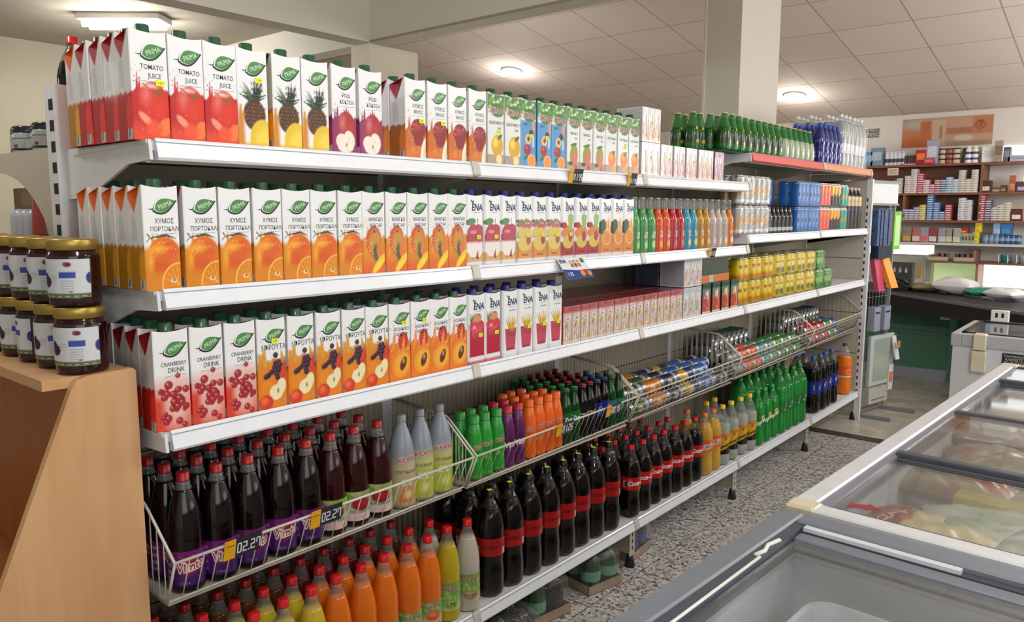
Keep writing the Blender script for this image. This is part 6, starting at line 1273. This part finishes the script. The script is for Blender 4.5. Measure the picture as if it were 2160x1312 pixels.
for i in range(2):
    m = MB(); m.lathe(smooth([(2.7, 0), (2.9, .4), (2.9, 11), (2.4, 13.5), (1.5, 14.5), (1.5, 16.3), (0, 16.5)], 2), mat('white_bottle_plastic', 'e2e4ea', .3), 18); m2 = MB(); m2.lathe([(.0294, .085), (.0294, .11)], mat('purple_label', '5c2468', .4), 18, cap=False); m2.lathe([(.0294, .03), (.0294, .06)], mat('navy_label', '3a4470', .4), 18, cap=False)
    if i == 0: WBO = proto('lotion_bottle', 'bottle', ('bottle_body', m), ('bottle_label', m2))
    p = onY(2043+i*14, 330, 9.05); place(WBO, (p.x, 9.05, zt), 'white bottle with purple band, %s one, top wall shelf' % ['left', 'right'][i], 'white purple-banded bottles')
bx('white card box right of the upright on the top wall shelf', 2090, .14, .15, 'eceef0', face='d8dadc'); bx('brown patterned upright packet on the top wall shelf', 2107, .07, .20, 'a08c78', Y=8.99, d=.03, face='7a6656'); bx('dark navy packet on the top wall shelf', 2125, .06, .14, '5a5c70', face='8a8ca0'); bx('pale flat boxes at right end of the top wall shelf', 2148, .16, .06, 'b8bac8', face='9a9cb0')
# brown boxes on the right part
def bz(label, px_, w, h, col, z, face='b0a090', Y=9.06, d=.09, cat='box'):
    p = onY(px_, 420, Y); boxthing('goods_box', label, cat, (p.x, Y, z), (w, d, h), mat('goods_'+col, col, .5, vary=.15, scale=25), [('printed_panel', .15, .85, .15, .5, mat('panel_'+face, face, .5, vary=.2, scale=60))])
bz('dark brown box with white base, upper shelf right of the upright', 2079, .095, .115, '4a2c28', 1.736, 'd0ccc4'); bz('low brown striped tray, upper shelf right', 2101, .08, .05, '6c4c3c', 1.736, 'b89880'); bz('small dark packet pile, upper shelf right', 2116, .05, .07, '5c3c30', 1.736, 'a07c60'); bz('tall terracotta striped stack, upper shelf right', 2134, .055, .16, 'a05c40', 1.736, 'c08868'); bz('dark box with lilac panel at the far right of upper shelf', 2154, .09, .10, '54383c', 1.736, 'b0a0c8')
bz('dark red and white box at right end of lower brown shelf', 2148, .10, .115, '5c2428', 1.458, 'dcdcdc')
# packets on the stone ledge
zl = 1.229
for i, (px_, a, b, n_) in enumerate([(1914, '8a7a70', 'c8a040', 'tan'), (1934, 'a86458', 'd8c8c0', 'rust'), (1951, '8c90a0', 'd8605c', 'grey and coral'), (1969, '8c3c3c', 'd0ccc8', 'maroon'), (1989, '909098', 'c0c4cc', 'silver grey'), (2004, '8a8a80', 'c8c49c', 'olive'), (2018, 'a0a098', 'd0ccb0', 'pale grey')]):
    p = onY(px_, 490, 9.03); boxthing('tobacco_pouch', '%s tobacco pouch in the row on the stone ledge' % n_, 'pouch', (p.x, 9.03, zl), (.085, .05, .15), mat('pouch_'+a, a, .45, vary=.3, scale=40), [('pouch_label', .1, .9, .08, .42, mat('pouch_label_'+b, b, .5, vary=.15))], group='tobacco pouches', b=.008)
bz('red and yellow box on top of small bottles, stone ledge', 2037, .10, .05, 'b02028', zl+.10, 'e0a03c')
for i in range(5): 
    p = onY(2026+i*7, 490, 9.03); boxthing('lighter_pack', 'small upright lighter packet, %s from left on stone ledge' % ORD[i], 'lighter', (p.x, 9.03, zl), (.028, .04, .098), mat(['green_l', 'grey_l', 'tan_l'][i % 3], ['8ca870', '9a9aa0', 'b0a080'][i % 3], .4), [('lighter_label', .2, .8, .3, .7, mat('lighter_label', '5a5050', .5))], group='lighter packets')
for k in range(4): bz('yellow box, %s from bottom beside the upright on stone ledge' % ORD[k], 2066+(4 if k > 1 else 0), .055, .055, 'd8c828', zl+k*.0555, 'c0a820')
for i in range(7):
    p = onY(2080+i*11.5, 495, 9.04); m = MB(); m.lathe([(0, 0), (.026, 0), (.028, .004), (.028, .08), (.022, .088), (0, .088)], mat(['tin_a', 'tin_b'][i > 2], ['6c7c88', '2f4f78'][i > 2], .3, coat=.4), 16); m2 = MB(); m2.lathe([(.0284, .03), (.0284, .06)], mat('tin_label', '7a9cc0', .4), 16, cap=False)
    tt = thing('tobacco_tin', 'round blue-grey tin, %s from left on the stone ledge' % ORD[i], 'tin', (p.x, 9.04, zl), 0, 'round tins'); part('tin_body', m, tt); part('tin_label', m2, tt)
bz('pale blue box stacked over the tins, left one', 2110, .07, .12, '7c94c0', zl+.0885, 'a8b8d8'); bz('deep blue box stacked over the tins, right one', 2129, .10, .12, '2c6ca4', zl+.0885, '4c8cc0')
# trays and cups on the lowest shelf board
for i, px_ in enumerate((1981, 2035)):
    p = onY(px_, 540, 9.04); boxthing('chocolate_tray', 'open cream tray of brown packets, %s on lowest wall shelf' % ['left', 'right'][i], 'tray', (p.x, 9.04, 1.044), (.18, .12, .04), mat('cream_tray', 'b0a890', .5), [])
    for k in range(4): boxthing('chocolate_packet', 'brown packet lying in the %s cream tray, %s from left' % (['left', 'right'][i], ORD[k]), 'packet', (p.x-.065+k*.042, 9.04, 1.085), (.036, .09, .03), mat('brown_packet', '5c3c30', .4, vary=.4, scale=50), [], rz=.2*k, group='brown packets')
for i in range(3):
    p = onY(2119+i*19, 545, 9.02); m = MB(); m.lathe([(0, 0), (.028, 0), (.036, .075), (.037, .078)], mat(['teal_cup', 'grey_blue_cup', 'grey_cup'][i], ['2c8a7c', '7c94a8', '9aa4a8'][i], .3), 20); tt = thing('cup', '%s cup in the white rack on lowest wall shelf' % ['teal', 'grey blue', 'grey'][i], 'cup', (p.x, 9.02, 1.044)); part('cup_body', m, tt)
    m = MB(); m.box((-.047, -.05, 0), (-.040, -.045, .085), mat('white_rack', 'd8d8d8', .4)); part('cup_holder', m, tt)
# counter
GRN = mat('green_laminate', '4f7f69', .45, vary=.05); GRND = mat('dark_green_laminate', '335f4b', .45); CTOP = mat('black_counter_top', '141318', .55, coat=.1)
t = thing('sales_counter', 'green checkout counter with thick black top at the far end', 'counter')
m = MB(); m.box((-3.0, 7.86, .11), (-1.40, 7.92, .72), GRN); m.box((-1.40, 7.84, .0), (-1.345, 8.4, .72), GRN); part('front_panel', m, t)
m = MB(); m.box((-3.0, 7.852, .50), (-1.405, 7.859, .66), GRND); m.box((-3.0, 7.846, .425), (-1.405, 7.859, .45), GRN); part('recessed_band', m, t)
m = MB(); m.box((-3.0, 7.868, .0), (-1.40, 7.9, .108), mat('pale_steel_skirting', 'a3abb8', .35, .2)); part('skirting', m, t)
m = MB(); m.box((-1.344, 7.98, .10), (.6, 8.04, .72), mat('blue_green_laminate', '3c6a60', .45)); m.box((-1.2, 7.97, .10), (-1.19, 7.98, .60), GRND); part('side_panel', m, t)
m = MB(); m.prism([(-3.0, 7.78), (-2.05, 7.56), (-1.85, 7.44), (-.70, 6.50), (.1, 5.86), (.8, 6.6), (-.55, 8.0), (-1.1, 8.42), (-3.0, 8.42)], 'z', .70, .835, CTOP)
m.prism([(-3.0, 7.775), (-2.05, 7.555), (-1.85, 7.434), (-.70, 6.493), (.1, 5.852), (.1, 5.87), (-.70, 6.51), (-1.85, 7.45), (-2.05, 7.57), (-3.0, 7.79)], 'z', .815, .838, mat('grey_counter_edge', '6e7076', .3)); part('counter_top', m, t)
m = MB(); m.box((.55, 6.6, 0), (.60, 8.0, .70), GRN); m.box((-.05, 6.15, 0), (.02, 6.2, .70), GRN); part('counter_leg', m, t)
m = MB(); m.box((-1.475, 7.842, .575), (-1.385, 7.8515, .640), INKP, 'dcdce0'); [m.box((-1.465, 7.8412, .59+k*.014), (-1.395, 7.842, .593+k*.014), INKP, '8c8c90') for k in range(3)]; part('paper_label', m, t, 'white paper label')
# glass case on the counter
t = thing('glass_case', 'glass display case on the counter with small bottles inside', 'display case', (0, 0, 0)); m = MB(); x0, x1, y0, y1, z0, z1 = -2.25, -1.64, 7.86, 8.25, .838, 1.14
for a, b in (((x0, y0, z0), (x1, y0+.004, z1)), ((x1-.004, y0, z0), (x1, y1, z1)), ((x0, y0, z0), (x0+.004, y1, z1))): m.box(a, b, GLASS)
part('glass_wall', m, t)
m = MB(); m.box((x0-.01, y0-.01, z1), (x1+.01, y1+.01, z1+.012), mat('steel_trim', 'a8aab0', .3, .5)); m.box((x1-.007, y0-.003, z0), (x1+.003, y0+.004, z1), MATS['steel_trim']); part('metal_trim', m, t)
m = MB(); m.prism([(7.87, 1.153), (8.26, 1.153), (8.26, 1.225), (8.20, 1.225)], 'x', x0, x1-.01, glow('case_reflection_glow', 'fafafa', 1.5)); part('reflection_wedge', m, t)  # glowing wedge imitates a window reflection above the case
m = MB(); m.box((-1.72, 7.90, .93), (-1.67, 7.905, 1.06), mat('amber_sign', 'c99a2c', .5)); part('amber_card', m, t)
for L in range(2):
    t2 = thing('sample_case', 'black tray of little bottles in glass case, %s one' % UD[L], 'tray', (-1.93, 7.95, .842+L*.115)); m = MB(); m.bbox((-.17, 0, 0), (.17, .12, .11), mat('dark_brown_case', '2a2023', .45), b=.004); part('tray_body', m, t2)
    for k in range(5 if L == 0 else 3):
        m = MB(); m.lathe([(0, 0), (.011, 0), (.012, .002), (.012, .026), (.005, .034), (.005, .050), (0, .051)], mat('tiny_white_bottle', 'c9c4bc', .3), 10, c=(-.115+k*.058 if L == 0 else .02+k*.05, -.013, .02)); part('sample_bottle', m, t2)
for k in range(2): boxthing('blue_packet', 'flat bright blue box jutting out beside the glass case, %s of two' % UD[k], 'box', (-1.93, 7.50, 1.005+k*.038-.13*0), (.26, .16, .034), mat('bright_blue_box', '3a8cc4', .4), [], rz=.12) if 0 else None
bag('green folded plastic bag lying on the black counter', (-1.13, 7.45, .845), radians(15), .20, .12, .07, lambda c: (c.mix(np.ones(len(c.X)), '1c8a6c'), c.blobs(4, -8, 8, -8, 8, 1, 3, '3cb090', 2, soft=1)), 51, cat='plastic bag', name='plastic_bag', wk=.25)
bag('white bulging carrier bag on the black counter', (-1.33, 7.60, .84), radians(-10), .32, .24, .14, lambda c: c.mix(np.ones(len(c.X)), 'dcdcde'), 52, cat='plastic bag', name='plastic_bag', wk=.25)
bag('white crumpled bag at the right of the green bag', (-.93, 7.35, .84), radians(-30), .26, .20, .09, lambda c: c.mix(np.ones(len(c.X)), 'dfe4e6'), 53, cat='plastic bag', name='plastic_bag', wk=.25)
bag('olive brown cloth folded on the counter left of the carrier bag', (-1.56, 7.70, .838), radians(20), .30, .20, .07, lambda c: c.mix(np.ones(len(c.X)), '8a865c'), 54, cat='cloth', name='folded_cloth', wk=.3)
t = thing('card_terminal', 'black curved telephone set on the counter by the glass case', 'telephone', (-1.83, 7.70, .838), radians(-12)); m = MB(); m.prism([(-.15, 0), (.14, 0), (.13, .03), (.05, .07), (-.08, .065), (-.14, .03)], 'y', -.06, .06, BLACKP); part('phone_base', m, t); m = MB(); m.tube([(-.10, -.02, .085), (-.03, -.02, .10), (.06, -.02, .095), (.12, -.02, .06)], .016, BLACKP, 10); part('handset', m, t)

# ------------------------------------------------------------------ hanging rack at the end of the gondola
RG = mat('rack_grey_metal', '8f9096', .4, .3); t = thing('hanging_rack', 'grey metal grid rack on angled feet beyond the gondola end post', 'rack')
for (x, y) in ((-1.665, 6.08), (-1.585, 6.46)):
    m = MB(); m.box((x-.012, y-.012, .03), (x+.012, y+.012, 1.80 if y < 6.2 else 1.78), RG); part('rack_post', m, t)
    m = MB(); m.box((x-.02, y-.012, .0), (x+.24, y+.012, .028), RG); part('rack_foot', m, t)
m = MB(); m.box((-1.68, 6.07, .035), (-1.57, 6.47, .06), RG) if 0 else m.prism([(-1.665-.01, 6.08), (-1.665+.01, 6.08), (-1.585+.01, 6.46), (-1.585-.01, 6.46)], 'z', .03, .055, RG); part('cross_bar', m, t)
m = MB()
for k in range(22): z = .12+k*.078; m.tube([(-1.665, 6.08, z), (-1.585, 6.46, z)], .002, RG, 4)
for k in range(1, 8): f_ = k/8; m.tube([(-1.665+.08*f_, 6.08+.38*f_, .12), (-1.665+.08*f_, 6.08+.38*f_, 1.76)], .002, RG, 4)
part('grid', m, t)
m = MB(); a_, b_ = Vector((-1.655, 6.06, 0)), Vector((-1.575, 6.44, 0))
def rp(f, off, z): p = a_.lerp(b_, f); n = Vector((.98, -.2, 0)); return (p.x+n.x*off, p.y+n.y*off, z)
def slab(m, f0, f1, z0, z1, off, th, mt, col=(1, 1, 1), skew=0):
    V = [rp(f0, off, z0), rp(f1, off, z0), rp(f1, off+skew, z1), rp(f0, off+skew, z1), rp(f0, off+th, z0), rp(f1, off+th, z0), rp(f1, off+th+skew, z1), rp(f0, off+th+skew, z1)]
    m.add(V, [(0,3,2,1),(4,5,6,7),(0,1,5,4),(1,2,6,5),(2,3,7,6),(3,0,4,7)], mt, col)
slab(m, .02, .98, 1.60, 1.745, .012, .012, mat('pale_white_board', 'd5dde0', .4)); slab(m, -.02, 1.02, 1.745, 1.765, .008, .022, RG); slab(m, -.02, 1.02, 1.585, 1.60, .008, .022, RG); part('header_board', m, t)
def hang(name, label, cat, f0, f1, z0, z1, off, th, mt, skew=0, group=None, extra=None):
    tt = thing(name, label, cat, (0, 0, 0), 0, group); m = MB(); slab(m, f0, f1, z0, z1, off, th, mt, skew=skew); part(name.split('_')[0]+'_body', m, tt)
    m = MB(); p = rp((f0+f1)/2, 0, z1-.004); q = rp((f0+f1)/2, off+th+skew+.02, z1+.004); m.tube([p, q], .0025, RG, 5); part('hook', m, tt)
    if extra: m = MB(); slab(m, f0+.15*(f1-f0), f1-.15*(f1-f0), z0+extra[0]*(z1-z0), z0+extra[1]*(z1-z0), off+th+.0005, .001, extra[2]); part('printed_label', m, tt)
DEN = mat('blue_denim_packet', '3c557e', .4, vary=.35, scale=40, coat=.4)
for k in range(5): hang('blue_packet', 'glossy blue hanging packet on the rack, %s from front' % ORD[k], 'packet', .02+k*.10, .10+k*.10, 1.29-.01*(k % 3), 1.555, .02+.004*(k % 3), .05, DEN, group='blue hanging packets')
hang('blue_packet', 'dark blue lower packet hanging under the glossy blue ones', 'packet', .05, .52, 1.20, 1.29, .02, .06, mat('dark_blue_packet', '1e2a44', .5))
hang('green_packet', 'bright green hanging packet on the rack', 'packet', 62/100, .90, 1.26, 1.54, .014, .06, mat('bright_green_packet', '6ac03c', .35, coat=.4), extra=(.1, .9, mat('green_white_print', 'b8e0a0', .4)))
hang('purple_packet', 'narrow purple hanging packet beside the green one', 'packet', .50, .58, 1.32, 1.53, .03, .04, mat('purple_packet', '8a3a8c', .4))
hang('yellow_packet', 'orange yellow tilted tube hanging on the rack', 'packet', .35, .62, .98, 1.22, .10, .035, mat('orange_yellow_tube', 'e0961c', .35, coat=.4), skew=-.09)
hang('pink_packet', 'deep pink tilted tube hanging beside the orange one', 'packet', .10, .35, .96, 1.20, .055, .035, mat('deep_pink_tube', 'c04468', .35, coat=.4), skew=-.05)
hang('gold_bow', 'small gold bow hanging above the pink tube', 'bow', .12, .32, 1.20, 1.25, .02, .05, mat('gold_foil', 'd89a3c', .3, .4))
for k in range(2): hang('spray_bottle', 'grey spray bottle hanging low on the rack, %s one' % ['front', 'rear'][k], 'spray bottle', .05+k*.4, .28+k*.4, .66, .84, .03, .05, mat('grey_lilac_bottle', '9298aa', .3, coat=.3), extra=(.72, .80, mat('navy_band', '26346c', .4)), group='hanging spray bottles')
hang('picture_frame', 'large pale glass-fronted frame leaning on the rack', 'frame', .08, 1.0, .24, .62, .04, .02, mat('pale_frame_plastic', 'b9c3c6', .3, coat=.5), extra=(.08, .92, mat('frame_glass', '9aa8a0', .15, coat=.8)))
hang('hanging_card', 'white card with orange print hanging on the rack, upper one', 'card', .85, 1.0, .42, .60, .10, .012, mat('white_card', 'cdd2d6', .4), skew=-.04, extra=(.5, .8, mat('orange_print', 'c87a54', .5)))
hang('hanging_card', 'white card with orange print hanging on the rack, lower one', 'card', .80, .98, .18, .38, .06, .012, MATS['white_card'], extra=(.3, .7, MATS['orange_print']))
hang('wire_bin', 'small white slatted box at the foot of the rack', 'box', .12, .85, .10, .22, .01, .05, mat('white_slatted', 'b4b4ac', .5), extra=(.2, .3, mat('slat_gap', '7c7c78', .6)))
